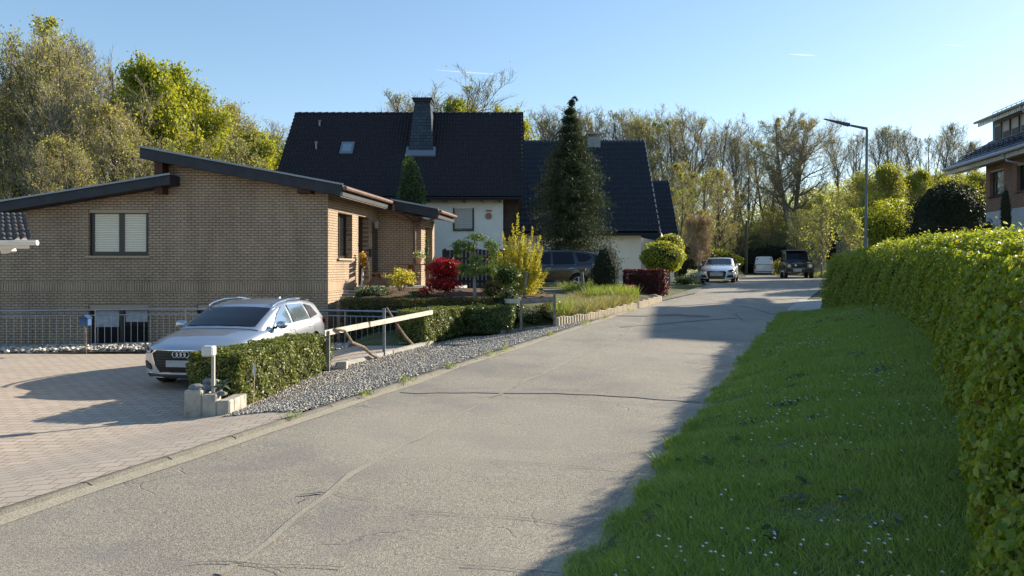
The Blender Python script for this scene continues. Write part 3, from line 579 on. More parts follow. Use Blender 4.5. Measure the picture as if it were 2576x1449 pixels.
b_.hexa([(-3, 49.51, 8.3), (8.8, 49.51, 8.3), (8.8, 55, 1.9), (-3, 55, 1.9), (-3, 49.51, 8.42), (8.8, 49.51, 8.42), (8.8, 55, 2.02), (-3, 55, 2.02)]); b_.build('roof_deck', M['tile_blue'], h3)
b_ = MB(); b_.bar((8.82, 43.95, 1.97), (8.88, 49.5, 8.42), .05, .20); b_.bar((8.82, 43.95, 1.97), (10.1, 46.5, .9), .08, .18); b_.build('verge_board', mat('pale_verge', (.5, .45, .38), .7), h3)
b_ = MB(); b_.tube([(-3, 43.92, 1.95), (8.85, 43.92, 1.95)], .08, 8); b_.build('gutter', M['black'], h3)
b_ = MB(); b_.box(5.0, 5.85, 48.9, 49.9, 7.6, 8.62); c3 = b_.build('chimney', noisy('pale_chimney', (.2, .22, .22), (.3, .32, .32), 3, .8, .2), h3)
b_ = MB(); b_.box(4.9, 5.98, 48.8, 50.0, 8.80, 8.86)
for x in (5.02, 5.8):
    for y in (49.0, 49.8): b_.box(x-.03, x+.03, y-.03, y+.03, 8.62, 8.80)
b_.build('cap', mat('concrete_cap', (.3, .31, .31), .8), c3)
h4 = thing('rear_house', (10, 58, -1), 'narrow navy tiled roof showing between the white house and the round tree', 'house')
tileroof('roof', (7.5, 60.8, 7.10), (1, 0, 0), (0, -4.4, -5.6), 5.35, 7.1, .24, .46, M['tile_blue'], h4, amp=.03, step=.11)
b_ = MB(); b_.hexa([(7.5, 56.4, 1.3), (12.8, 56.4, 1.3), (12.8, 60.8, 6.95), (7.5, 60.8, 6.95), (7.5, 56.4, 1.42), (12.8, 56.4, 1.42), (12.8, 60.8, 7.07), (7.5, 60.8, 7.07)]); b_.build('roof_deck', M['tile_blue'], h4)
b_ = MB(); b_.bar((12.85, 56.4, 1.4), (12.85, 60.8, 7.05), .05, .16); b_.build('verge_board', mat('verge_tan', (.4, .33, .25), .7), h4)
b_ = MB(); b_.box(7.7, 12.5, 57, 64, -1.5, 1.6); b_.build('wall', M['render'], h4)
# ---------------------------------------------------------------- brick house on the right
h5 = thing('brick_house', (21, 31, .3), 'red-brown brick house with white base and navy tiled roof at the right edge', 'house')
FR = Frame((21.15, 33), (-.157, -.988), (-.988, .157))
RB = ((.32, .185, .135), (.26, .145, .105), (.30, .19, .14))
rbm = brickmat('red_brown_brick', (-.157, -.988), RB, (.11, .095, .085), .22, .079, mort=.012)
whb = brickmat('white_painted_brick', (-.157, -.988), ((.52, .54, .58), (.48, .5, .54), (.5, .52, .56)), (.34, .36, .4), .22, .079, mort=.010)
RW1 = (.36, 1.60, 3.10, 4.24); RW2 = (2.66, 4.3, 3.10, 4.24)
wall_mb(FR, [(0, 4.72), (5.25, 4.72)], 2.43, [RW1, RW2]).build('upper_wall', rbm, h5)
wall_mb(FR, [(.02, 2.43), (5.25, 2.43)], -.5, [(.6, 1.75, .9, 1.82)]).build('lower_wall', whb, h5)
m = mat('painted_reflection_glass', (.20, .22, .20), .08, spec=1); n = N(m); M['reflpaint'] = n.out(n.ramp(n.noise(3.5, n.pos(), 6, .7), [(.35, (.03, .04, .03)), (.5, (.25, .27, .22)), (.65, (.6, .62, .6))]))  # mottled light and dark colour paints reflections on the pane
window(FR, *RW1, h5, M['darkframe'], M['reflpaint'], .14, .09, mull=(.62,), blind=(.08, M['tan']), sill=M['darkframe'])
window(FR, *RW2, h5, M['darkframe'], M['glass'], .14, .09, mull=(3.4,), blind=(.10, M['tan']), sill=M['darkframe'])
b_ = MB(); 
for i in range(10): FR.box(b_, .62, 1.73, -.12, -.09, .92+i*.09, .99+i*.09)
b_.build('roller_shutter', M['whitewood'], h5)
def fr(a, Y, z): return Vector((a+.159*Y, Y, z))
ER = 5.0
tileroof('roof', fr(ER+15.2, 35.6, 4.68+.6*ER), (-.159, -1, 0), tuple(fr(15.2, 35.6, 4.68)-fr(ER+15.2, 35.6, 4.68+.6*ER)), 8.0, math.hypot(ER, .6*ER), .2, .34, M['tile_navy'], h5, amp=.02)
b_ = MB(); a, b1, c1, d1 = fr(15.25, 35.55, 4.56), fr(15.25, 27.7, 4.56), fr(15.2+ER, 27.7, 4.56+.6*ER), fr(15.2+ER, 35.55, 4.56+.6*ER); u_ = Vector((0, 0, .09)); b_.hexa([a, b1, c1, d1, a+u_, b1+u_, c1+u_, d1+u_]); b_.build('roof_deck', M['black'], h5)
b_ = MB(); b_.tube([fr(15.1, 35.6, 4.66), fr(15.1, 27.7, 4.66)], .075, 8); b_.tube([fr(15.12, 30.0, 4.62), fr(15.25, 29.9, 4.3), fr(15.85, 29.6, 4.12), fr(15.88, 29.55, 2.4)], .05, 8); b_.build('gutter', mat('grey_zinc', (.34, .35, .36), .45), h5)
b_ = MB(); 
for i in range(49):
    y = 35.6-i*.16; b_.bar(fr(15.22, y, 4.5-.0), fr(15.22, y-.12, 4.5), .03, .19)
b_.build('eaves_boards', M['soffit'], h5)
b_ = MB(); a, b1, c1, d1 = fr(15.25, 35.5, 4.43), fr(15.25, 27.7, 4.43), fr(16.0, 27.7, 4.52), fr(16.0, 35.5, 4.52); u_ = Vector((0, 0, .02)); b_.hexa([a, b1, c1, d1, a+u_, b1+u_, c1+u_, d1+u_]); b_.build('soffit', M['soffit'], h5)
# dormer
ad = 17.09; b_ = MB(); b_.hexa([fr(ad, 34.8, 5.7), fr(ad, 27.2, 5.7), fr(ad+3, 27.2, 5.7), fr(ad+3, 34.8, 5.7), fr(ad, 34.8, 6.85), fr(ad, 27.2, 6.85), fr(ad+3, 27.2, 6.85), fr(ad+3, 34.8, 6.85)])
dm = b_.build('dormer', mat('grey_cladding', (.25, .25, .26), .7), h5)
b_ = MB(); b_.hexa([fr(16.45, 35.1, 6.80), fr(16.45, 27.2, 6.80), fr(ad+3.4, 27.2, 7.5), fr(ad+3.4, 35.1, 7.5), fr(16.45, 35.1, 6.90), fr(16.45, 27.2, 6.90), fr(ad+3.4, 27.2, 7.62), fr(ad+3.4, 35.1, 7.62)]); b_.build('dormer_roof', M['tile_navy'], dm)
b_ = MB(); b_.tube([fr(16.40, 35.15, 6.84), fr(16.40, 27.2, 6.84)], .06, 8); b_.tube([fr(16.4, 31.1, 6.8), fr(16.6, 31, 6.45), fr(17.05, 30.9, 6.3)], .045, 8); b_.build('dormer_gutter', mat('zinc', (.34, .35, .36), .45), dm)
b_ = MB()
for i in range(49):
    y = 35.0-i*.16; b_.bar(fr(16.50, y, 6.70), fr(16.50, y-.08, 6.70), .03, .17)
b_.build('dormer_boards', M['whitewood'], dm)
pm_ = mat('pale_blind', (.50, .46, .40), .7)
for i in range(9):
    y = 34.55-i*.78; b_ = MB(); b_.hexa([fr(ad-.03, y, 5.92), fr(ad-.03, y-.62, 5.92), fr(ad+.02, y-.62, 5.92), fr(ad+.02, y, 5.92), fr(ad-.03, y, 6.66), fr(ad-.03, y-.62, 6.66), fr(ad+.02, y-.62, 6.66), fr(ad+.02, y, 6.66)]); wn = b_.build('dormer_window', M['darkframe'], dm)
    z0 = 6.16 if i else 6.5; b_ = MB(); b_.hexa([fr(ad-.05, y-.05, z0), fr(ad-.05, y-.57, z0), fr(ad-.035, y-.57, z0), fr(ad-.035, y-.05, z0), fr(ad-.05, y-.05, 6.63), fr(ad-.05, y-.57, 6.63), fr(ad-.035, y-.57, 6.63), fr(ad-.035, y-.05, 6.63)]); b_.build('blind', pm_, wn)
b_ = MB(); b_.box(20.35, 28.5, 27.75, 27.9, -.5, 4.6); b_.build('gable_wall', whb, h5)
def snowguard(a_, z_, y0, y1, h, nm):
    q = MB()
    for k in (0, .5, 1): q.tube([fr(a_, y0, z_+h*k), fr(a_, y1, z_+h*k)], .014, 4)
    y = y0
    while y > y1: q.tube([fr(a_, y, z_-.05), fr(a_, y, z_+h)], .016, 4); q.bar(fr(a_, y, z_+h*.5), fr(a_+.3, y, z_+.12), .02, .02); y -= .42
    q.build(nm, M['black'], h5)
snowguard(15.75, 5.08, 35.4, 27.8, .26, 'snow_guard'); snowguard(16.0, 5.22, 35.4, 27.8, .26, 'snow_guard'); snowguard(17.0, 6.98, 34.6, 27.3, .24, 'roof_railing')
ht = thing('hillside_cabin', (32, 58, 0), 'small grey house end with dark sloping roof among the yellow-green trees', 'house')
q = MB(); q.hexa([(30.6, 58, 0), (33, 58, 0), (33, 63, 0), (30.6, 63, 0), (30.6, 58, 6.7), (33, 58, 5.3), (33, 63, 5.3), (30.6, 63, 6.7)]); q.build('wall', noisy('grey_boards', (.09, .085, .09), (.14, .13, .13), 3, .8, .2), ht)
q = MB(); q.hexa([(30.2, 57.7, 6.95), (33.5, 57.7, 5.05), (33.5, 63.3, 5.05), (30.2, 63.3, 6.95), (30.2, 57.7, 7.10), (33.5, 57.7, 5.2), (33.5, 63.3, 5.2), (30.2, 63.3, 7.10)]); q.build('roof', M['black'], ht)
# ---------------------------------------------------------------- metal railing above the sunken yard
RP = [(-30, 17.7), (-17.5, 17.75), (-12.6, 18.2), (-8.98, 19.7), (-4.8, 19.5), (-2.23, 19.35)]; RT = [-1.05, -1.06, -1.08, -1.11, -1.14, -1.19]
rs = np.r_[0, np.cumsum(np.hypot(*np.diff(np.array(RP), axis=0).T))]
def rp(s_): return np.interp(s_, rs, [a[0] for a in RP]), np.interp(s_, rs, [a[1] for a in RP]), np.interp(s_, rs, RT)
rail = thing('metal_railing', (-9, 19.6, -2.06), 'galvanised steel railing with thin upright bars in front of the brick bungalow', 'railing')
S1 = rs[-1]; ss = np.r_[np.arange(8, S1, .5), S1]
q = MB(); q.tube([(*rp(s_)[:2], rp(s_)[2]) for s_ in ss], .024, 8); q.build('handrail', M['galv'], rail)
q = MB(); q.tube([(*rp(s_)[:2], rp(s_)[2]-.14) for s_ in ss], .017, 6); q.build('upper_rail', M['galv'], rail)
q = MB(); q.tube([(*rp(s_)[:2], rp(s_)[2]-.88) for s_ in ss], .017, 6); q.build('lower_rail', M['galv'], rail)
s_ = S1-.05; ks = []
while s_ > 15.6: ks.append(s_); s_ -= .152
for s_ in ks:
    x, y, z = rp(s_); q = MB(); q.tube([(x, y, z-.88), (x, y, z-.14)], .0085, 5, cap=False); q.build('bar', M['galv'], rail)
s_ = S1-.02
while s_ > 9:
    x, y, z = rp(s_); q = MB(); q.tube([(x, y, z-1.03), (x, y, z)], .018, 6); q.build('post', M['galv'], rail); s_ -= 2.15
# concrete edge of the yard
q = MB()
for a, b_ in zip(RP, RP[1:]): q.bar((a[0], a[1]+.12, -2.9), (b_[0], b_[1]+.12, -2.9), .26, 1.66)
q.build('yard_wall', M['oldconcrete'], label='low concrete wall that carries the metal railing', cat='wall')
# garden retaining face and clipped low hedge come with the planting
def gz(x, y): return float(LZ(np.array(x), np.array(y)))
strip('yard_floor', [(-4.6, 18.95), (-.6, 18.75)], [(-4.6, 19.9), (-.6, 19.9)], 30, 6, lambda X, Y: -1.98+0*X, M['soil'], nz=.01)
# ---------------------------------------------------------------- rustic barriers
M['plank'] = noisy('whitewashed_plank', (.30, .26, .19), (.62, .58, .48), 9, .75, .5, .006, lo=.3, hi=.5, fine=40)
M['greywood'] = noisy('grey_weathered_wood', (.12, .11, .10), (.24, .23, .21), 12, .85, .6, .006)
M['driftwood'] = noisy('driftwood', (.10, .07, .05), (.30, .23, .16), 14, .85, .8, .01)
M['postmetal'] = noisy('grey_steel_post', (.14, .145, .15), (.22, .225, .23), 15, .5, .1)
A_, B_, C_ = (-3.43, 13.8), (-2.70, 15.6), (-1.97, 17.4)
br = thing('plank_barrier', (-2.7, 15.6, gz(-2.7, 15.6)), 'long whitewashed plank on three grey posts with driftwood struts, nearer barrier', 'barrier')
for (x, y), zt in zip((A_, B_, C_), (-1.19, -.87, -.95)):
    q = MB(); q.bar((x, y, gz(x, y)-.05), (x, y, zt), .055, .055); q.build('post', M['postmetal'], br)
q = MB(); 
a = Vector((A_[0]-.05, A_[1]-.08, -1.225)); b_ = Vector((C_[0]+.10, C_[1]-.05, -1.055)); mid = a.lerp(b_, .36)
q.bar(a, mid-Vector((.01, .02, 0)), .03, .105); q.bar(mid+Vector((.01, .02, .0)), b_, .03, .10); q.build('plank', M['plank'], br)
q = MB(); q.bar(mid+Vector((-.02, -.03, -.06)), mid+Vector((-.01, -.03, .07)), .03, .03); q.build('bracket', M['black'], br)
q = MB(); g0 = gz(-2.95, 14.9)
q.tube([(-3.35, 13.95, -1.17), (-3.20, 14.15, -1.22), (-3.13, 14.45, -1.47), (-2.98, 14.8, -1.60), (-2.86, 15.05, -1.78), (-2.72, 15.3, -1.90), (-2.58, 15.4, -1.94)], [.024, .026, .03, .034, .03, .038, .016], 7); q.build('driftwood_strut', M['driftwood'], br)
q = MB(); q.tube([(-2.66, 15.7, -.86), (-2.60, 15.95, -1.05), (-2.48, 16.3, -1.35), (-2.38, 16.6, -1.58), (-2.26, 16.9, -1.79), (-2.1, 17.1, -1.85), (-1.98, 17.25, -1.84), (-1.93, 17.4, -1.78)], [.022, .024, .026, .03, .036, .04, .034, .016], 7); q.build('driftwood_strut', M['driftwood'], br)
q = MB(); q.bar((-3.35, 14.25, gz(-3.3, 14.3)+.03), (-2.62, 15.9, gz(-2.6, 15.9)+.03), .13, .12); q.bar((-2.60, 15.95, gz(-2.6, 15.9)+.03), (-1.9, 17.5, gz(-1.9, 17.5)+.03), .12, .10)
q.build('edging_stones', M['concrete'], label='pale concrete edging between the gravel and the yard', cat='edging')
q = MB(); q.box(-3.32, -3.13, 13.98, 14.14, gz(-3.2, 14)-.05, gz(-3.2, 14)+.15); q.build('concrete_block', M['oldconcrete'], bevel=.012, label='small concrete block at the near end of the edging', cat='block')
q = MB(); q.box(-2.75, -1.95, 17.95, 18.6, -2.1, -1.80); q.build('concrete_step', M['oldconcrete'], bevel=.01, label='concrete slab under the near end of the clipped hedge by the railing', cat='step')
q = MB(); q.box(-2.95, -2.78, 18.9, 19.0, -1.62, -1.40); q.build('red_tag', mat('red_plastic', (.55, .02, .02), .5), label='small red panel hanging on the railing behind the middle post', cat='panel')
br2 = thing('plank_barrier', (.7, 18.5, gz(.7, 18.5)), 'short weathered plank on three posts by the lavender bed, farther barrier', 'barrier')
for (x, y, h) in ((-.15, 20.2, .66), (.23, 18.6, .80), (1.06, 18.45, .84)):
    z0 = gz(x, y); q = MB(); q.bar((x, y, z0-.05), (x, y, z0+h), .06, .06); q.build('post', M['greywood'], br2)
q = MB(); q.bar((-.24, 20.3, -.93), (.25, 18.62, -.85), .03, .12); q.build('plank', M['plank'], br2)
q = MB(); q.bar((.25, 18.54, -.86), (1.04, 18.40, -.80), .03, .14); q.build('plank', M['greywood'], br2)
q = MB(); q.bar((.28, 20.6, -1.2), (.42, 20.5, -.12), .06, .06); q.build('garden_stake', M['greywood'], label='pale wooden stake leaning beside the short barrier', cat='stake')
q = MB(); q.bar((-.28, 18.68, gz(0, 18.7)+.02), (1.12, 18.62, gz(1, 18.6)+.02), .1, .08); q.build('edging_board', M['greywood'], label='thin pale board on the ground under the short barrier', cat='edging')
# timber steps behind it
st = thing('garden_steps', (.85, 21, -1.5), 'grey garden steps climbing from the short barrier towards the dark van', 'steps')
for i in range(5):
    q = MB(); y = 20.3+i*1.25; z = -1.20+i*.105; x = .55+i*.14; q.box(x, x+1.15, y, y+1.26, z-.5, z); q.build('step', M['greywood'], st, bevel=.01)
# ---------------------------------------------------------------- planter, box on post, ornament
pl = thing('concrete_planter', (-4.1, 10.0, -2.03), 'L-shaped pale concrete kerb planter with stones on top at the hedge foot', 'planter')
q = MB(); q.box(-4.42, -4.18, 9.95, 10.75, -2.1, -1.66); q.box(-4.178, -3.98, 9.95, 10.13, -2.1, -1.72); q.box(-3.978, -3.80, 9.95, 10.12, -2.1, -1.80); q.box(-3.98, -3.80, 10.122, 10.6, -2.1, -1.81)
q.build('block', M['oldconcrete'], pl, bevel=.018)
q = MB()
for i, (x, y, z, r) in enumerate(((-4.32, 10.1, -1.64, .10), (-4.16, 10.2, -1.67, .09), (-4.22, 10.4, -1.62, .11), (-4.06, 10.2, -1.71, .08), (-3.95, 10.07, -1.72, .07), (-4.34, 10.6, -1.64, .1), (-4.25, 10.02, -1.65, .06))): q.blob((x, y, z), (r, r*.8), r*.5, i, 8, .2)
q.build('stones', noisy('field_stone', (.10, .10, .10), (.24, .24, .25), 9, .8, .6), pl, smooth=50)
mbx = thing('garden_box', (-4.07, 10.15, -2.0), 'small white box on a slim white post in front of the near hedge', 'post box')
m = mat('white_plastic', (.55, .55, .53), .5)
q = MB(); q.box(-4.215, -4.055, 10.02, 10.16, -1.215, -1.075); q.build('box', m, mbx, bevel=.02)
q = MB(); q.box(-4.105, -4.065, 10.09, 10.13, -1.95, -1.21); q.build('post', mat('grey_post', (.36, .35, .31), .6), mbx)
q = MB()
for i in range(14):
    a = i*2.4; l = .16+.08*math.sin(i*3); b0 = Vector((-4.02, 10.18, -1.70)); t = b0+Vector((math.cos(a)*l, math.sin(a)*l*.7, .14*abs(math.sin(i*1.3)))); mdl = b0.lerp(t, .5)+Vector((0, 0, .06)); s_ = Vector((-math.sin(a), math.cos(a), 0))*.028
    q.add([b0, mdl-s_, t, mdl+s_], [(0, 1, 2, 3)])
q.build('succulent', leafmat('succulent_green', (.05, .08, .06), (.10, .14, .10), .1), label='grey-green spiky succulent growing over the concrete planter', cat='plant')
orn = thing('garden_ornament', (-3.62, 10.5, -1.95), 'white feather-shaped ornament on a thin rod beside the near hedge corner', 'ornament')
q = MB(); q.tube([(-3.66, 10.45, -1.97), (-3.64, 10.45, -1.55)], .006, 5); q.build('rod', mat('bamboo', (.5, .4, .25), .7), orn)
q = MB(); o_ = Vector((-3.64, 10.44, -1.46)); q.add([o_+Vector((0, 0, -.11)), o_+Vector((-.026, 0, -.03)), o_+Vector((-.02, 0, .05)), o_+Vector((0, 0, .11)), o_+Vector((.026, 0, .02)), o_+Vector((.02, 0, -.06)), o_+Vector((0, -.012, 0)), o_+Vector((0, .012, 0))], [(i, (i+1) % 6, 6) for i in range(6)]+[((i+1) % 6, i, 7) for i in range(6)]); q.build('leaf', m, orn)
bh = thing('birdhouse', (-10.0, 17.35, -2.0), 'small blue birdhouse on a stick in front of the railing', 'birdhouse')
x, y, z = P(215, 806, 17.35)
q = MB(); q.box(x-.10, x+.10, y-.08, y+.08, z-.12, z+.04); q.box(x-.045, x+.045, y-.09, y-.08, z-.05, z); bl = q.build('box', mat('blue_paint', (.02, .08, .20), .5), bh, bevel=.008)
q = MB(); q.hexa([(x-.12, y-.1, z+.045), (x+.12, y-.1, z+.045), (x+.12, y+.1, z+.045), (x-.12, y+.1, z+.045), (x-.008, y-.1, z+.135), (x+.008, y-.1, z+.135), (x+.008, y+.1, z+.135), (x-.008, y+.1, z+.135)]); q.build('roof', mat('blue_roof', (.015, .05, .13), .5), bh)
q = MB(); q.tube([(x+.02, y, -2.02), (x+.01, y, -1.6), (x, y, z-.12)], .014, 6); q.build('stick', M['driftwood'], bh)
# ---------------------------------------------------------------- terrace things
tz = -.64
q = MB(); q.box(-4.98, -1.6, 23.3, 26.3, -1.2, tz); q.build('terrace', M['concrete'], kind='structure')
M['honey'] = noisy('honey_wood', (.13, .05, .022), (.26, .115, .05), 8, .5, .3, .004)
tbx = thing('garden_table', (-3.0, 24.4, tz), 'wooden garden table with splayed legs on the bungalow terrace', 'table')
q = MB()
for i in range(5): q.box(-3.75, -2.45, 24.0+i*.17, 24.16+i*.17, tz+.70, tz+.74)
q.build('tabletop', M['honey'], tbx, bevel=.006)
for sx_ in (-3.35, -2.75):
    for (a, b1) in ((24.1, 24.3), (24.75, 24.5)):
        q = MB(); q.bar((sx_, a, tz), (sx_, b1, tz+.70), .12, .07); q.build('leg', M['honey'], tbx)
def bench(x, y, rz, label):
    t = thing('garden_chair', (x, y, tz), label, 'chair', None, rz)
    q = MB()
    for i in range(4): q.box(-.25+i*.13, -.13+i*.13, -.28, .28, .42, .455)
    q.build('seat', M['honey'], t, True, bevel=.005)
    q = MB()
    for i in range(3): q.bar((-.28-i*.035, 0, .55+i*.15), (-.31-i*.035, 0, .67+i*.15), .52, .03, up=(1, 0, 0))
    q.build('backrest', noisy('pale_honey_wood', (.5, .36, .18), (.62, .48, .27), 8, .5, .2), t, True)
    for sy in (-.24, .24):
        for (a, b1) in ((-.38, .05), (.30, -.05)): q = MB(); q.bar((a, sy, 0), (b1, sy, .42), .06, .09); q.build('leg', M['honey'], t, True)
bench(-4.33, 23.95, .25, 'wooden garden chair with pale slatted back, left of the terrace table')
bench(-2.35, 24.9, 3.3, 'wooden garden bench seat half hidden behind the red maple')
pt = thing('flower_pot', (-3.05, 24.3, tz+.74), 'terracotta pot with pale flowers standing on the garden table', 'flower pot')
q = MB(); q.lathe([(.07, 0), (.11, .15), (.125, .15), (.125, .18), (.10, .18)], (-3.05, 24.3, tz+.742), n=14); q.build('pot', mat('light_terracotta', (.5, .3, .2), .7), pt)
p_, nn = ellip((-3.05, 24.3, tz+1.04), (.2, .2, .17), 260, .3); V, Fc = leaves(p_, nn, .07, .7); arrays('foliage', V, Fc, leafmat('pale_flowers', (.12, .2, .05), (.62, .6, .4), .3), pt)
pt = thing('flower_pot', (-4.85, 24.0, tz), 'white pot stand with yellow flowers leaning by the side door', 'flower pot')
q = MB(); q.tube([(-4.88, 24.0, tz), (-4.84, 24.0, tz+.6)], [.035, .03], 8); q.box(-4.96, -4.74, 23.9, 24.1, tz, tz+.05); q.build('stand', M['whitewood'], pt)
p_, nn = ellip((-4.82, 23.95, tz+.9), (.12, .14, .3), 200, .3); V, Fc = leaves(p_, nn, .08, .6); arrays('foliage', V, Fc, leafmat('yellow_blooms', (.1, .16, .03), (.7, .35, .05), .3), pt)
# dark board fence beside the middle house
fe = thing('board_fence', (-1.2, 28.6, -.9), 'dark vertical board fence between the bungalow and the dark van', 'fence')
fm = noisy('black_stained_wood', (.010, .010, .014), (.025, .024, .03), 6, .6, .3)
q = MB()
for i in range(21): x = -2.7+i*.155; q.box(x, x+.138, 28.6, 28.63, -.95, .68+.02*math.sin(i*5))
q.build('boards', fm, fe); q = MB(); q.box(-2.7, .6, 28.64, 28.69, .30, .38); q.box(-2.7, .6, 28.64, 28.69, -.6, -.5); q.build('rails', fm, fe)
for x in (-2.6, -.9, .55): q = MB(); q.box(x-.05, x+.05, 28.70, 28.80, -1.0, .72); q.build('post', fm, fe)
# feeder post in the lavender bed
fp = thing('bird_feeder', (2.45, 26.0, -.95), 'weathered feeder post with a small basket in front of the dark van', 'bird feeder')
q = MB(); q.tube([(2.50, 25.9, -1.1), (2.46, 25.9, -.35), (2.44, 25.9, -.16)], [.075, .055, .05], 8); q.build('post', M['greywood'], fp)
q = MB(); q.lathe([(.05, 0), (.14, .05), (.16, .12)], (2.44, 25.9, -.16), n=10); q.build('basket', M['driftwood'], fp)
# palisade edging
pe = thing('palisade_edging', (2.5, 21, -1.45), 'row of pale upright palisade stones edging the lavender bed', 'edging'); q = MB()
E_ = [(1.15, 18.65), (1.95, 19.6), (3.0, 21.6), (3.9, 23.4), (5.3, 26.4), (5.05, 27.2)]; ea = np.array(E_); es = np.r_[0, np.cumsum(np.hypot(*np.diff(ea, axis=0).T))]; s_ = 0
while s_ < es[-1]:
    x = float(np.interp(s_, es, ea[:, 0])); y = float(np.interp(s_, es, ea[:, 1])); r = .055; h = float(road(y))+.19+.02*math.sin(s_*9); q.lathe([(r, -.3), (r, 0), (r*.6, .015)], (x, y, h), n=7); s_ += .118
q.build('palisade', noisy('pale_sandstone', (.40, .33, .23), (.58, .50, .38), 5, .85, .4, fine=40), pe, smooth=50)
# street lamp
lx, ly = (2181-CX)/F*30, 30.0
sl_ = thing('street_lamp', (lx, ly, -.9), 'tall grey street lamp with a long arm reaching left over the road', 'street lamp')
gm = mat('grey_green_paint', (.12, .135, .13), .5, .3)
q = MB(); q.tube([(lx-.07, ly, -.95), (lx-.05, ly, 1.2)], .085, 10); q.tube([(lx-.05, ly, 1.2), (lx, ly, 5.58)], [.065, .05], 10); q.build('pole', gm, sl_, smooth=40)
q = MB(); q.tube([(lx, ly, 5.52), (lx+.0, ly, 5.62), (lx-.72, ly, 5.76), (lx-.8, ly, 5.78)], [.06, .06, .045, .045], 8); q.build('arm', gm, sl_, smooth=50)
q = MB(); q.hexa([(lx-1.76, ly-.05, 6.00), (lx-.72, ly-.12, 5.71), (lx-.72, ly+.12, 5.71), (lx-1.76, ly+.05, 6.00), (lx-1.76, ly-.05, 6.03), (lx-.72, ly-.11, 5.83), (lx-.72, ly+.11, 5.83), (lx-1.76, ly+.05, 6.03)]); q.build('lamp_head', mat('dark_grey_lamp', (.05, .055, .055), .4), sl_, bevel=.01)
# contrails, very high and far
cm_ = mat('ice_trail', (.9, .93, 1), 1); n = N(cm_); tr = n.n('ShaderNodeBsdfTransparent'); em = n.n('ShaderNodeBsdfTranslucent'); em.inputs[0].default_value = (1, 1, 1, 1); mx = n.n('ShaderNodeMixShader'); mx.inputs[0].default_value = .07
n.l(tr.outputs[0], mx.inputs[1]); n.l(em.outputs[0], mx.inputs[2]); n.l(mx.outputs[0], n.t.nodes['Material Output'].inputs[0])
for (a, b1, lab, r) in (((1095, 176), (1262, 188), 'faint long contrail above the dark tiled roof', 6), ((1985, 136), (2052, 140), 'short bright contrail above the street lamp', 8), ((2378, 112), (2426, 116), 'short faint contrail near the top right corner', 6)):
    pa, pb = Vector(P(*a, 4500)), Vector(P(*b1, 4500)); r = r*.75; q = MB(); q.tube([pa.lerp(pb, t) for t in (0, .3, .6, .85, 1)], [r*.2, r*.8, r, r*.8, r*.2], 6); q.build('contrail', cm_, label=lab, cat='contrail')
# ---------------------------------------------------------------- foliage materials
L = {}
L['big'] = leafmat('hornbeam_leaf', (.12, .21, .035), (.34, .39, .07), .45, tint=(1.5, 1.3, .35), rare=(.22, .16, .06))
L['laurel'] = leafmat('glossy_hedge_leaf', (.05, .085, .018), (.25, .27, .07), .35, .45, .4)
L['box'] = leafmat('box_leaf', (.035, .065, .015), (.12, .17, .045), .3, .4, .5)
L['olive'] = leafmat('olive_hedge_leaf', (.07, .07, .02), (.17, .15, .05), .3)
L['gold'] = leafmat('golden_leaf', (.34, .33, .04), (.58, .52, .08), .45, tint=(1.3, 1.2, .4))
L['red'] = leafmat('red_maple_leaf', (.14, .008, .014), (.45, .03, .035), .45, tint=(1.5, .5, .5))
L['conifer'] = leafmat('conifer_needle', (.022, .040, .024), (.06, .085, .045), .25, .6, .12)
L['conifer2'] = leafmat('bright_conifer_needle', (.05, .10, .02), (.11, .18, .04), .35)
L['dark'] = leafmat('dark_yew_needle', (.010, .022, .012), (.026, .048, .022), .15, .6, .12)
L['purple'] = leafmat('purple_berberis_leaf', (.045, .010, .014), (.13, .035, .035), .3, tint=(1.4, .6, .6))
L['spring'] = leafmat('spring_green_leaf', (.17, .22, .03), (.38, .39, .06), .5, tint=(1.4, 1.3, .4))
L['lime'] = leafmat('lime_leaf', (.20, .25, .03), (.36, .36, .06), .5, tint=(1.3, 1.2, .4))
L['bud'] = leafmat('bronze_bud', (.23, .25, .06), (.46, .44, .13), .45, tint=(1.3, 1.1, .6))
L['bud2'] = leafmat('pale_green_bud', (.22, .26, .06), (.44, .46, .13), .45)
L['brown'] = leafmat('brown_leaf', (.20, .12, .06), (.36, .24, .12), .35)
L['grass'] = leafmat('grass_blade', (.18, .265, .065), (.34, .43, .12), .45, .55, .3, tint=(1.25, 1.25, .55), rare=(.40, .36, .2))
L['dry'] = leafmat('lavender_stem', (.13, .16, .07), (.44, .40, .22), .4)
L['tuft'] = leafmat('fresh_grass', (.10, .18, .03), (.32, .38, .10), .45)
L['ground'] = leafmat('groundcover_leaf', (.03, .06, .025), (.11, .16, .06), .3)
L['white'] = leafmat('white_blossom', (.45, .47, .4), (.75, .75, .72), .3)
L['pink'] = leafmat('pink_blossom', (.45, .10, .28), (.75, .35, .5), .3)
M['bark'] = noisy('bark', (.06, .052, .042), (.15, .13, .10), 10, .9, .8, .02)
M['bark2'] = noisy('grey_bark', (.14, .13, .11), (.30, .28, .24), 8, .9, .8, .02)
M['twig'] = noisy('twig', (.20, .17, .12), (.36, .31, .22), 4, .9, .1)
M['core'] = noisy('dark_filler', (.010, .012, .006), (.03, .028, .014), 12, .95, .8, .02)  # near-black filler for foliage interiors, added to block light
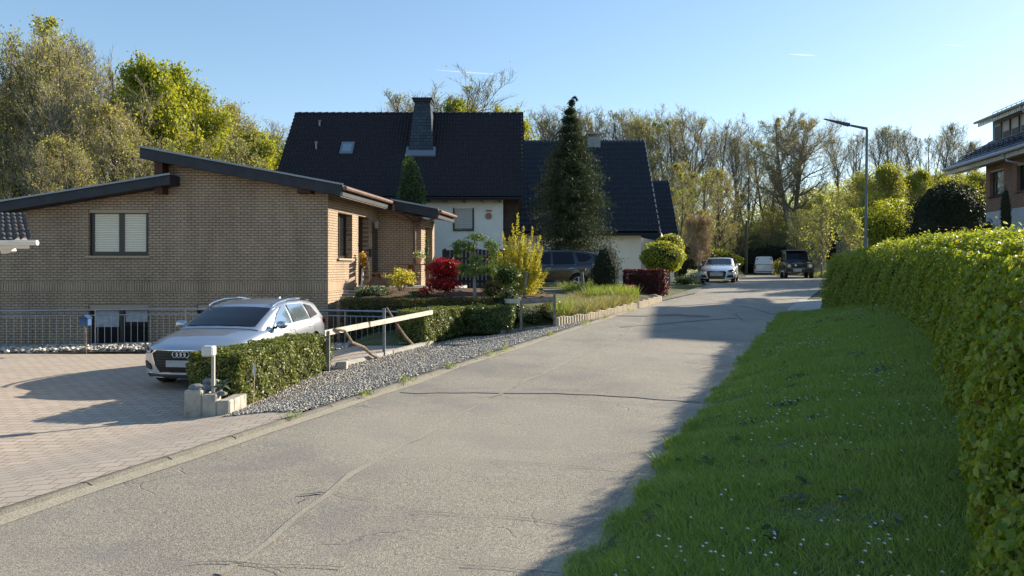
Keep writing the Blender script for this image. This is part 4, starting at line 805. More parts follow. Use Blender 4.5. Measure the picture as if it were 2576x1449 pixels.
# ---------------------------------------------------------------- the long hedge on the right
def prof_hedge(sta, name_core=True):
    """sta: list of (base front xy, top front xy, zbase, ztop, thickness normal xy)"""
    return sta
HG = [((9.75, 23.1), (9.95, 23.1), -1.32, .19), ((9.15, 20.2), (9.4, 20.3), -1.05, .29), ((8.15, 16.6), (8.35, 16.7), -.90, .40), ((7.0, 13.2), (7.25, 13.3), -.90, .37), ((5.85, 10.3), (6.1, 10.5), -.92, .28),
      ((4.75, 8.0), (5.05, 8.2), -1.03, .16), ((3.62, 5.9), (3.95, 6.1), -1.12, .09), ((2.66, 4.1), (3.3, 4.8), -1.22, .03), ((1.97, 3.0), (2.6, 3.45), -1.30, .05), ((1.45, 1.9), (2.2, 2.3), -1.36, .15)]
def thk(i):
    a = np.array(HG[max(i-1, 0)][1]); b = np.array(HG[min(i+1, len(HG)-1)][1]); d = (b-a)/np.linalg.norm(b-a); nn_ = np.array([-d[1], d[0]])
    return nn_*(1 if nn_[0] > 0 else -1)
hedge = thing('hornbeam_hedge', (8.3, 16, -1), 'long tall clipped hornbeam hedge with sunlit yellow-green top above the lawn bank', 'hedge')
PV, PN, SZ = [], [], []; q = MB(); TH = 1.15
def stp(i):
    b_, t, zb, zt = HG[i]; k = thk(i); m1 = (b_[0]*.45+t[0]*.55-.03, b_[1]*.45+t[1]*.55, zb*.4+zt*.6)
    return [np.array((*b_, zb)), np.array(m1), np.array((*t, zt)), np.array((t[0]+k[0]*TH, t[1]+k[1]*TH, zt+.03)), np.array((t[0]+k[0]*(TH+.15), t[1]+k[1]*(TH+.15), zb+.3))]
for i in range(len(HG)-1):
    A1, B1_ = stp(i), stp(i+1); ym = (HG[i][0][1]+HG[i+1][0][1])/2; ln = np.linalg.norm(A1[0]-B1_[0]); dens = 2700 if ym < 6 else (2300 if ym < 12 else 1700); sz = .045 if ym < 6 else (.048 if ym < 12 else .055)
    for k in range(4):
        quad = [B1_[k], A1[k], A1[k+1], B1_[k+1]]; ar = ln*np.linalg.norm(A1[k+1]-A1[k]); nq = int(ar*dens*(1 if k < 3 else .25)); p_, nn = quad_pts(quad, nq, .13)
        if nn[0][0]*(-1 if k < 2 else 0)+nn[0][2]*(1 if k == 2 else 0) < 0 and k < 3: nn = -nn
        p_ = lump(p_, nn, .05, 1.3)
        if k == 2: p_[:, 2] += RNG.exponential(.03 if ym > 8 else .012, nq)*(RNG.random(nq) < .5)
        PV.append(p_); PN.append(nn); SZ.append(np.full(nq, sz))
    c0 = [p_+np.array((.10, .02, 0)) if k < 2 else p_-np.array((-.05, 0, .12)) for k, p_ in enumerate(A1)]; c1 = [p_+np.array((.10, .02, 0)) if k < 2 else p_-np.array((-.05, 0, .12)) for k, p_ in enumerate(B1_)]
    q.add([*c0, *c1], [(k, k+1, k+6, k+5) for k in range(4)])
E0 = stp(0); p_, nn = quad_pts([E0[0], E0[4], E0[3], E0[2]], 2200, .1); nn = np.repeat(np.array([[0, 1., 0]]), len(p_), 0); PV.append(p_); PN.append(nn); SZ.append(np.full(len(p_), .075))
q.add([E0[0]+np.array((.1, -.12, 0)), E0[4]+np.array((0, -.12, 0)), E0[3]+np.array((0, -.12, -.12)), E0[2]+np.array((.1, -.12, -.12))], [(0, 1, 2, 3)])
# loose shoots standing out of the top
for i in range(170):
    t = RNG.random()**.8*(len(HG)-2); k = int(t); f = t-k; a_, b_ = stp(k), stp(k+1); u = RNG.random(); base = (a_[2]*(1-f)+b_[2]*f)*(1-u)+(a_[3]*(1-f)+b_[3]*f)*u; hgt = RNG.uniform(.05, .14)*(1.3 if RNG.random() < .12 else 1)*(.35 if t > 4.3 else 1)
    npn = int(8+hgt*60); zz = RNG.uniform(0, hgt, npn); pp_ = base+np.stack([RNG.normal(0, .02, npn)+zz*RNG.normal(0, .3), RNG.normal(0, .02, npn), zz], -1); PV.append(pp_); PN.append(np.repeat(np.array([[0., -.3, 1]]), npn, 0)); SZ.append(np.full(npn, .06))
PV, PN, SZ = np.concatenate(PV), np.concatenate(PN), np.concatenate(SZ)
near = PV[:, 1] < 12
V1, F1 = leaves(PV[near], PN[near], SZ[near], .62, .55, .15, fold=.10, droop=.9); V2, F2_ = leaves(PV[~near], PN[~near], SZ[~near]*1.05, .62, .6, .1, droop=.6)
arrays('foliage', V1, F1, L['big'], hedge); arrays('far_foliage', V2, F2_, L['big'], hedge); q.build('light_block_core', M['core'], hedge)  # last part: solid dark core added inside the leaves to stop light
# ---------------------------------------------------------------- clipped hedges
def clip_hedge(name, label, base, zb, zt, dens, size, lm, rough=.03, cat='hedge', group=None, th=.10, asp=.6, spread=.65):
    """base: four ground corners (x,y) in order; zb, zt: callables or numbers"""
    fz = lambda z, p_: z(p_) if callable(z) else z
    lo = [np.array((*p_, fz(zb, p_))) for p_ in base]; hi = [np.array((*p_, fz(zt, p_))) for p_ in base]; c = sum(lo)/4
    r = thing(name, tuple(c), label, cat, group); PV, PN = [], []
    sides = [[lo[i], lo[(i+1) % 4], hi[(i+1) % 4], hi[i]] for i in range(4)]+[[hi[0], hi[1], hi[2], hi[3]]]
    for s_ in sides:
        ar = np.linalg.norm(np.cross(s_[1]-s_[0], s_[3]-s_[0])); p_, nn = quad_pts(s_, int(ar*dens), th); out_ = sum(s_)/4-(c+np.array((0, 0, (hi[0][2]-lo[0][2])/2)))
        if nn[0]@out_ < 0: nn = -nn; p_ = p_-nn*th
        PV.append(lump(p_, nn, rough, 3)); PN.append(nn)
    V, Fc = leaves(np.concatenate(PV), np.concatenate(PN), size, asp, spread, .1); arrays('foliage', V, Fc, lm, r)
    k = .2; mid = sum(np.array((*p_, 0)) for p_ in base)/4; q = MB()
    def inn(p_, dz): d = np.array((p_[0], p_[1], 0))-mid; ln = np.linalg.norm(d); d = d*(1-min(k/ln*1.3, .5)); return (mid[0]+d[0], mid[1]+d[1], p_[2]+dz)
    q.hexa([inn(p_, 0) for p_ in lo]+[inn(p_, -k) for p_ in hi]); q.build('light_block_core', M['core'], r); return r  # solid dark core added so no light passes through the leaves
gzf = lambda p_: gz(*p_)
clip_hedge('clipped_hedge', 'low clipped hedge beside the silver car, in front of its side', [(-4.72, 10.75), (-3.86, 10.55), (-3.42, 14.1), (-4.16, 14.3)], lambda p_: gz(*p_)-.02, lambda p_: -1.24 if p_[1] < 12 else -1.28, 4200, .045, L['laurel'], .035)
clip_hedge('clipped_hedge', 'low clipped hedge running back from the farthest post of the long plank', [(-2.75, 17.75), (-2.0, 17.15), (-1.05, 19.3), (-1.9, 19.75)], gzf, -1.03, 3600, .045, L['laurel'], .04)
clip_hedge('clipped_hedge', 'clipped hedge with shade put into its leaf colour, between the sunlit hedge and the short barrier', [(-1.15, 18.85), (.0, 18.55), (.1, 19.4), (-1.05, 19.7)], gzf, -1.02, 3600, .045, L['box'], .05)  # cast shade on this stretch is put into the darker leaf colour
clip_hedge('low_hedge', 'long low olive hedge edging the raised flower bed above the railing', [(-4.62, 19.75), (-.55, 19.85), (-.5, 20.35), (-4.62, 20.3)], -2.2, -.84, 2000, .045, L['olive'], .03)
clip_hedge('purple_hedge', 'square purple-leaved hedge in front of the white house', [(4.45, 29.6), (6.05, 29.3), (6.35, 30.0), (4.6, 30.3)], lambda p_: -1.12, lambda p_: -.10, 2200, .06, L['purple'], .03)
# stepped stones at the bed's end
q = MB()
for i in range(5): q.box(-4.72-.02*i, -4.40, 19.9+i*.28, 20.15+i*.28, -2.6, -.95+i*.07)
q.build('rubble_wall', noisy('brown_field_stone', (.16, .11, .07), (.36, .28, .2), 9, .9, .8, .02), label='stepped brown stones at the left end of the low olive hedge', cat='wall', bevel=.02)
strip('flower_bed', [(-4.6, 20.2), (-.3, 20.2), (1.2, 22)], [(-4.6, 23.35), (-1.6, 23.4), (1.0, 26)], 40, 24, lambda X, Y: -.86+.20*sm((Y-20.2)/3)*sm((1.0-X)/3)-.0+.035*np.sin(X*5+Y*3)*np.sin(Y*6), M['soil'], nz=.015)
strip('lavender_soil', [(1.2, 18.85), (2.0, 19.8), (3.0, 21.75), (3.9, 23.5), (5.15, 26.5)], [(1.0, 19.1), (1.7, 21), (2.3, 23.5), (2.6, 26.5), (3.0, 28)], 40, 12, lambda X, Y: road(Y)+.15+.04*(Y-19)*.6*0, M['soil'], nz=.01)
# ---------------------------------------------------------------- shrubs
def shrub(name, label, c, r, n_, size, lm, trunk=None, asp=.6, spread=.8, lo=.45, noise=.14, cat='shrub', group=None, seed=0, core=.62, up=0, droop=0, zoff=0, stems=0):
    """c: ground point, r: radii, crown centre zoff above it"""
    rt = thing(name, c, label, cat, group); cc = (c[0], c[1], c[2]+zoff)
    p_, nn = ellip(cc, r, n_, lo, noise, seed); p_ = p_[p_[:, 2] > c[2]+.01]; nn = nn[:len(p_)]
    nn = (p_-np.array(cc))/np.array(r)
    V, Fc = leaves(p_, nn, size, asp, spread, up, droop=droop); arrays('crown' if trunk else 'foliage', V, Fc, lm, rt)
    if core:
        q = MB(); q.blob(cc, (r[0]*core, r[1]*core), r[2]*core, seed, 10, .12); q.build('light_block_core', M['core'], rt)  # dark blob added inside the crown to block light
    if trunk or stems:
        q = MB(); rr = trunk or .02
        if trunk: q.tube([(c[0], c[1], c[2]-.1), (c[0]+.02, c[1], c[2]+zoff*.5), (c[0], c[1], cc[2])], [rr, rr*.85, rr*.7], 8)
        for i in range(stems): a = i*2.4; q.tube([(c[0]+.05*math.cos(a), c[1]+.05*math.sin(a), c[2]-.05), (c[0]+r[0]*.6*math.cos(a), c[1]+r[1]*.6*math.sin(a), cc[2]+.1)], [rr, rr*.5], 5)
        q.build('trunk' if trunk else 'stems', M['bark2'], rt)
    return rt
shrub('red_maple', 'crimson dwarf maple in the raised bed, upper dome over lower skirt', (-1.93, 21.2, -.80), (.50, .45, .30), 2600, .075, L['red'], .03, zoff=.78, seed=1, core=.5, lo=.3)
p_, nn = ellip((-1.95, 21.1, -.47), (.50, .40, .22), 1500, .3); V, Fc = leaves(p_, nn, .075, .6, .8); rm_ = [o for o in D.objects if o.name == 'red_maple'][0]; arrays('lower_crown', V, Fc, L['red'], rm_)
p_, nn = ellip((-2.45, 20.9, -.68), (.24, .2, .13), 300, .3); V, Fc = leaves(p_, nn, .065, .6, .8); arrays('low_shoots', V, Fc, L['red'], rm_)
shrub('golden_shrub', 'small golden-yellow shrub in front of the garden table', (-3.32, 22.2, -.72), (.42, .35, .26), 900, .075, L['gold'], zoff=.40, seed=3, core=.0, stems=7, lo=.2, noise=.3)
shrub('ground_cover', 'low grey-green creeping juniper at the left of the raised bed', (-4.0, 21.2, -.80), (.55, .6, .20), 1500, .08, L['ground'], zoff=.08, asp=.3, seed=4)
shrub('ground_cover', 'small low green tuft left of the red maple', (-2.8, 21.3, -.78), (.2, .2, .10), 300, .06, L['ground'], zoff=.03, asp=.4, seed=5)
shrub('ground_cover', 'grey-green mat of plants in the middle of the raised bed', (-2.6, 20.7, -.84), (.5, .3, .10), 500, .06, L['ground'], zoff=.0, asp=.4, seed=6)
shrub('box_shrub', 'small olive and golden bush right of the twisted conifer trunk', (-.55, 20.6, -.90), (.34, .3, .32), 1300, .05, L['olive'], zoff=.26, seed=7)
shrub('ball_shrub', 'dark green ball-shaped bush on a short stem before the yellow bush', (-.12, 20.9, -.95), (.40, .36, .36), 2300, .065, L['box'], .035, zoff=.72, seed=8)
shrub('yellow_green_plant', 'pale green leafy plant behind the short barrier', (-.1, 20.3, -1.25), (.38, .3, .42), 900, .07, L['ground'], zoff=.3, seed=9)
shrub('upright_yew', 'dark narrow upright yew bush beside the lavender bed', (3.25, 25.6, -1.05), (.52, .45, 1.05), 6500, .085, L['dark'], zoff=.88, asp=.22, seed=10, core=.78, noise=.13, up=.6)
shrub('rhododendron', 'pink flowering bush at the right foot of the upright yew', (4.15, 26.6, -1.06), (.28, .25, .20), 380, .07, L['pink'], zoff=.22, seed=11, core=0, stems=4)
shrub('rhododendron', 'tiny pink flowers in front of the dark van tail', (2.2, 26.6, -.95), (.14, .14, .12), 120, .06, L['pink'], zoff=.25, seed=12, core=0, stems=3)
shrub('variegated_plant', 'small yellow-variegated plant left of the upright yew', (2.75, 26.0, -1.0), (.18, .18, .3), 350, .06, L['tuft'], zoff=.28, seed=13, core=0, stems=3)
shrub('globe_tree', 'round-headed catalpa tree with a sunlit rim beside the purple hedge', (6.85, 33.6, -.98), (1.02, .95, .78), 8000, .10, L['spring'], .05, zoff=1.42, seed=14, core=.86, noise=.05)
shrub('globe_tree', 'second round-headed golden tree just behind the first one', (7.7, 36.2, -.95), (.75, .75, .62), 3600, .10, L['lime'], .05, zoff=1.95, seed=15, core=.8, noise=.06)
shrub('white_flower_bush', 'white flowering bush left of the far silver coupe', (9.9, 40.2, -.85), (.55, .5, .4), 900, .09, L['white'], zoff=.35, seed=16, core=.5)
shrub('garden_bush', 'low green bush between the globe tree and the silver coupe', (8.9, 38, -.9), (.6, .6, .3), 900, .09, L['ground'], zoff=.2, seed=17)
shrub('thuja', 'conical green thuja rising behind the bungalow annexe roof', (-4.15, 30.5, .6), (.58, .55, 2.1), 9000, .10, L['conifer2'], zoff=2.0, asp=.35, seed=18, core=.85, noise=.08, up=.4)
shrub('dark_dome_bush', 'big dark dome-shaped evergreen behind the hornbeam hedge', (21.25, 36, .1), (1.95, 1.7, 2.2), 17000, .12, L['dark'], zoff=1.8, seed=19, core=.9, noise=.05)
shrub('thin_cypress', 'tall thin dark cypress against the brick house', (19.1, 28.6, .4), (.20, .2, 1.4), 2600, .07, L['dark'], zoff=1.4, asp=.3, seed=20, core=.85, noise=.04, up=.5)
shrub('thin_cypress', 'short dark cypress just left of the tall thin one', (18.9, 29.3, .4), (.22, .2, .85), 1400, .07, L['dark'], zoff=.7, asp=.3, seed=21, core=.85, noise=.04, up=.5)
# twisted conifer with hanging pads
tw = thing('weeping_conifer', (-1.02, 20.3, -.86), 'small weeping conifer with hanging green pads on a bare trunk', 'tree')
q = MB(); q.tube([(-1.02, 20.3, -.9), (-1.03, 20.3, -.35), (-.98, 20.3, .1), (-1.05, 20.3, .5), (-1.02, 20.3, .8)], [.055, .045, .035, .025, .012], 8)
for a in ((-1.4, 20.3, -.05), (-.65, 20.2, .15), (-1.3, 20.4, .45), (-.6, 20.4, .35)): q.tube([(-1.0, 20.3, a[2]-.1), a], [.02, .01], 5)
q.build('trunk', M['bark2'], tw); PV, PN = [], []
for (x, z, rx, rz_) in ((-.95, .82, .30, .12), (-1.42, .62, .26, .11), (-.58, .62, .26, .13), (-1.15, .55, .2, .12), (-.50, .38, .14, .2), (-1.0, .22, .20, .16), (-1.32, .0, .24, .10), (-.78, -.02, .36, .11), (-1.08, -.16, .42, .11), (-.55, -.08, .16, .18), (-1.5, .45, .12, .16)):
    p_, nn = ellip((x, 20.3, z), (rx, .3, rz_), 560, .4, .25, x*7); PV.append(p_); PN.append(nn)
V, Fc = leaves(np.concatenate(PV), np.concatenate(PN), .085, .22, .8, 0, droop=1.6); arrays('crown', V, Fc, L['conifer2'], tw)
# feathery yellow bush (bamboo-like): upright sprays
yb = thing('golden_bamboo', (.15, 22.3, -.95), 'tall feathery golden-yellow bush in front of the dark van', 'shrub')
PV, PN = [], []; q = MB()
for i in range(105):
    a = RNG.uniform(0, 6.28); r0 = RNG.uniform(0, .38); rt_ = r0+RNG.uniform(.05, .66); top = RNG.choice([1.35, 1.1, .9, 1.6])*RNG.uniform(.75, 1.05); b0 = np.array((.17+r0*math.cos(a), 22.3+r0*math.sin(a)*.8, -.95)); t0 = np.array((.17+rt_*math.cos(a), 22.3+rt_*math.sin(a)*.8, -.95+top+.35*(rt_ < .4)))
    tt = RNG.random(330)**.8; m_ = b0+(t0-b0)*tt[:, None]+RNG.normal(0, 1, (330, 3))*(.13*(1.08-tt))[:, None]*np.array((1, 1, 1.2)); PV.append(m_[m_[:, 2] > -.9]); q.tube([b0, (b0+t0)/2, t0], [.012, .009, .004], 4, cap=False)
for (x, z) in ((-.28, 1.05), (-.22, .85), (.17, 1.62), (.62, 1.2), (.72, .6), (.85, .95), (-.42, .5), (0.02, 1.3), (.35, 1.25)):
    tt = RNG.random(260); b0 = np.array((x*.6+.07, 22.3, -.2)); t0 = np.array((x, 22.25, z)); m_ = b0+(t0-b0)*tt[:, None]+RNG.normal(0, 1, (260, 3))*(.09*(1.15-tt))[:, None]; PV.append(m_)
PV = np.concatenate(PV); V, Fc = leaves(PV, np.repeat([[0, -.3, .5]], len(PV), 0), .075, .28, 1, 0); arrays('foliage', V, Fc, L['gold'], yb); q.build('stems', M['bark2'], yb)
# lavender mounds and grass tufts in the bed
lv = thing('lavender_bed', (2.2, 21.5, -1.3), 'dense bed of lavender and wild grasses edged with pale palisades', 'plants')
lp = [(1.15, 18.95), (2.0, 19.8), (3.0, 21.7), (3.85, 23.3), (3.4, 25.2), (2.2, 25.4), (1.9, 23), (1.5, 21), (1.0, 19.6)]
def tufts(pts, h, wd, bend, lm, name, parent, **k):
    n_ = len(pts); a = RNG.uniform(0, 6.28, n_); hh = h*RNG.uniform(.4, 1.15, n_); bx = np.stack([np.cos(a), np.sin(a), 0*a], -1); d2 = RNG.normal(0, bend, (n_, 3)); d2[:, 2] = 1; w2 = (wd*RNG.uniform(.6, 1.3, n_))[:, None]
    m_ = pts+d2*hh[:, None]*.55; t = pts+d2*hh[:, None]*np.array([1.35, 1.35, 1]) ; Vv = np.stack([pts-bx*w2/2, pts+bx*w2/2, m_+bx*w2*.4, m_-bx*w2*.4, t+bx*w2*.07, t-bx*w2*.07], 1); o = 6*np.arange(n_)[:, None]
    return arrays(name, Vv.reshape(-1, 3), np.concatenate([o+np.array([0, 1, 2, 3]), o+np.array([3, 2, 4, 5])]), lm, parent, **k)
tufts(scatter(lp, 19000, lambda X, Y: road(Y)+.14+.10*np.sin(X*4.1+Y*2.3)*np.sin(Y*3.7)), .30, .013, .55, L['dry'], 'lavender', lv)
lq = [(2.5, 23.2), (3.7, 23.2), (4.3, 25), (3.2, 26.2), (1.9, 26)]; tufts(scatter(lq, 4200, lambda X, Y: road(Y)+.16), .50, .018, .22, L['tuft'], 'grasses', lv)
tufts(scatter([(1.1, 18.9), (1.6, 19.4), (1.6, 21), (.9, 20)], 700, lambda X, Y: road(Y)+.12), .40, .018, .2, L['tuft'], 'grasses', lv)
p_ = scatter([(1.9, 25.2), (2.3, 25.2), (2.2, 26), (1.7, 26)], 500, lambda X, Y: road(Y)+.3); tufts(p_, .45, .016, .5, L['tuft'], 'grasses', lv)
shrub('garden_bush', 'dark shaded bush in the bed just behind the short barrier', (1.0, 19.7, -1.35), (.42, .35, .30), 1200, .06, L['olive'], zoff=.16, seed=30)
# weeds along the kerb
wp = np.concatenate([np.stack([LK(np.array([y]*40))+RNG.normal(-.05+.05*(k % 2), .05, 40), y+RNG.normal(0, s_, 40), 0*RNG.random(40)], -1) for k, (y, s_) in enumerate(((8.6, .05), (9.9, .08), (10.9, .1), (12.1, .05), (13.6, .25), (14.1, .2), (16.4, .06), (18.7, .15), (20.3, .2), (22.5, .3), (25, .4), (28, .5), (31, .5), (34, .6)))]); wp[:, 2] = road(wp[:, 1])+.03
tufts(wp, .09, .010, .5, L['tuft'], 'kerb_weeds', None, kind='stuff', label='small tufts of weeds growing along the kerb', cat='weeds')
strip('side_bed', [(-.35, 18.75), (-.35, 20.9)], [(1.12, 18.7), (1.25, 20.9)], 12, 8, lambda X, Y: LZ(X, Y)+.02+0*X, M['soil'], nz=.012)
shrub('garden_bush', 'leafy green bush between the dark clipped hedge and the short barrier', (.10, 19.9, -1.5), (.34, .3, .36), 900, .06, L['ground'], zoff=.25, seed=31)
shrub('garden_bush', 'small dark evergreen under the short barrier beside its first post', (.50, 19.5, -1.5), (.30, .25, .22), 700, .055, L['box'], zoff=.14, seed=32)
shrub('ivy', 'climbing plant growing up the annexe corner pillar', (-3.02, 26.25, -.62), (.10, .08, 1.0), 700, .06, L['ground'], zoff=.9, seed=33, core=0, lo=.1)
# ---------------------------------------------------------------- lawn
def lawn_pts(n_, y0, y1, dmax):
    Y = RNG.uniform(y0, y1, n_); d = RNG.uniform(-.05, 1, n_)**1.0*dmax(Y); X = RK(Y)+.04*np.sin(Y*2.3)+.05*np.sin(Y*9)+d; return np.stack([X, Y, RZ(X, Y)], -1)
dm_ = lambda Y: np.interp(Y, [1.5, 3, 8, 15, 20, 23], [2.3, 2.35, 2.9, 3.1, 2.2, 1.0])
gp_ = np.concatenate([lawn_pts(56000, 1.9, 5, dm_), lawn_pts(60000, 5, 9, dm_), lawn_pts(46000, 9, 14.5, dm_), lawn_pts(30000, 14.5, 21.5, dm_)])
ds = gp_[:, 1]; hh_ = .075
n_ = len(gp_); pat = np.sin(gp_[:, 0]*3.1+gp_[:, 1]*1.3)*np.sin(gp_[:, 1]*2.2-gp_[:, 0])+.5*np.sin(gp_[:, 0]*8+gp_[:, 1]*5); bare = (np.sin(gp_[:, 0]*1.9+gp_[:, 1]*.9+1.2)*np.sin(gp_[:, 1]*1.7+gp_[:, 0]*2.1) > .82); keep = ~(bare & (RNG.random(n_) < .5)); gp_ = gp_[keep]; pat = pat[keep]
a = RNG.uniform(0, 6.28, len(gp_)); hs = (.050+.024*pat)*RNG.uniform(.5, 1.4, len(gp_)); bx = np.stack([np.cos(a), np.sin(a), 0*a], -1); d2 = RNG.normal(0, .42, (len(gp_), 3)); d2[:, 2] = 1; w2 = (np.interp(gp_[:, 1], [2, 6, 12, 20], [.005, .007, .012, .018]))[:, None]
m_ = gp_+d2*hs[:, None]*.55; t_ = gp_+d2*hs[:, None]*np.array([1.4, 1.4, 1]); Vv = np.stack([gp_-bx*w2/2, gp_+bx*w2/2, m_+bx*w2*.42, m_-bx*w2*.42, t_+bx*w2*.08, t_-bx*w2*.08], 1); o = 6*np.arange(len(gp_))[:, None]
arrays('lawn_grass', Vv.reshape(-1, 3), np.concatenate([o+np.array([0, 1, 2, 3]), o+np.array([3, 2, 4, 5])]), L['grass'], kind='stuff', label='shaded green grass on the bank below the hornbeam hedge', cat='grass')
wr_ = []
for i in range(46):
    y = RNG.uniform(2.6, 16)**1.0; x0 = float(RK(y))+RNG.uniform(.15, 2.3); k = 14; a = RNG.uniform(0, 6.28, k); rr = RNG.uniform(.02, .10, k); X_ = x0+np.cos(a)*rr; Y_ = y+np.sin(a)*rr; wr_.append(np.stack([X_, Y_, RZ(X_, Y_)+.035+RNG.uniform(0, .03, k)], -1))
wr_ = np.concatenate(wr_); V, Fc = leaves(wr_, np.repeat([[0, 0, 1.]], len(wr_), 0), .065, .5, .35); arrays('lawn_weeds', V, Fc, L['ground'], kind='stuff', label='broad-leaved weeds dotted over the lawn bank', cat='weeds')
# daisies
c_ = []; 
for i in range(34):
    y = RNG.uniform(3.2, 17); x0 = float(RK(y))+RNG.uniform(.5, 2.4); k = RNG.integers(5, 16); c_.append(np.stack([x0+RNG.normal(0, .22, k), y+RNG.normal(0, .35, k)], -1))
c_ = np.concatenate(c_); c_ = c_[c_[:, 0] > RK(c_[:, 1])+.25]; dz = RZ(c_[:, 0], c_[:, 1])+.062; Pn = np.concatenate([c_, dz[:, None]], -1); r = .013*np.interp(c_[:, 1], [3, 12], [.75, 1.15]); an = np.arange(6)*math.pi/3
Vv = Pn[:, None]+np.stack([np.cos(an)[None]*r[:, None], np.sin(an)[None]*r[:, None], .004*np.sin(an*2)[None]+0*r[:, None]], -1)
arrays('daisies', Vv.reshape(-1, 3), np.arange(6*len(c_)).reshape(-1, 6), mat('daisy_white', (.8, .8, .8), .6), kind='stuff', label='tiny white daisies scattered through the lawn bank', cat='daisies')
# rough grass on the far bank
p_ = np.stack([RNG.uniform(16, 36, 26000), RNG.uniform(44, 62, 26000)], -1); p_ = p_[(p_[:, 0] > RK(p_[:, 1])+.5)]; p_ = np.concatenate([p_, G(p_[:, 0], p_[:, 1])[:, None]], -1); tufts(p_, .30, .05, .3, L['tuft'], 'meadow_grass', None, kind='stuff', label='sunlit long grass on the bank behind the black off-roader', cat='grass')
# ---------------------------------------------------------------- cars
def paint(name, col, met=.6, rough=.28):
    m = mat(name, col, rough, met); b = m.node_tree.nodes['Principled BSDF']; b.inputs['Coat Weight'].default_value = .8; b.inputs['Coat Roughness'].default_value = .05; return m
M['silver'] = paint('silver_paint', (.50, .53, .58), .85, .33); M['anthracite'] = paint('anthracite_paint', (.028, .027, .03), .4); M['whitepaint'] = paint('white_paint', (.70, .71, .73), .05, .35)
M['silver2'] = paint('light_silver_paint', (.62, .64, .66), .45, .3); M['blackpaint'] = paint('black_paint', (.010, .011, .016), .2, .25)
M['tyre'] = mat('tyre_rubber', (.012, .012, .012), .8); M['rim'] = mat('alloy_rim', (.35, .35, .36), .3, .8); M['chrome'] = mat('chrome', (.75, .76, .78), .15, 1)
M['trim'] = mat('black_trim', (.012, .012, .013), .45); M['cglass'] = mat('car_glass', (.008, .010, .015), .05, spec=.28); M['sglass'] = mat('tinted_side_glass', (.42, .50, .55), .06, .85); M['lens'] = mat('headlight_lens', (.42, .45, .5), .1, .3, spec=1)
M['lens_dark'] = mat('headlight_dark', (.05, .055, .065), .12, spec=1); M['redlens'] = mat('tail_lens', (.22, .008, .008), .2); M['mesh'] = mat('grille_black', (.008, .008, .009), .55); M['plate'] = noisy('blank_plate', (.30, .30, .31), (.42, .42, .43), 6, .6, .1)
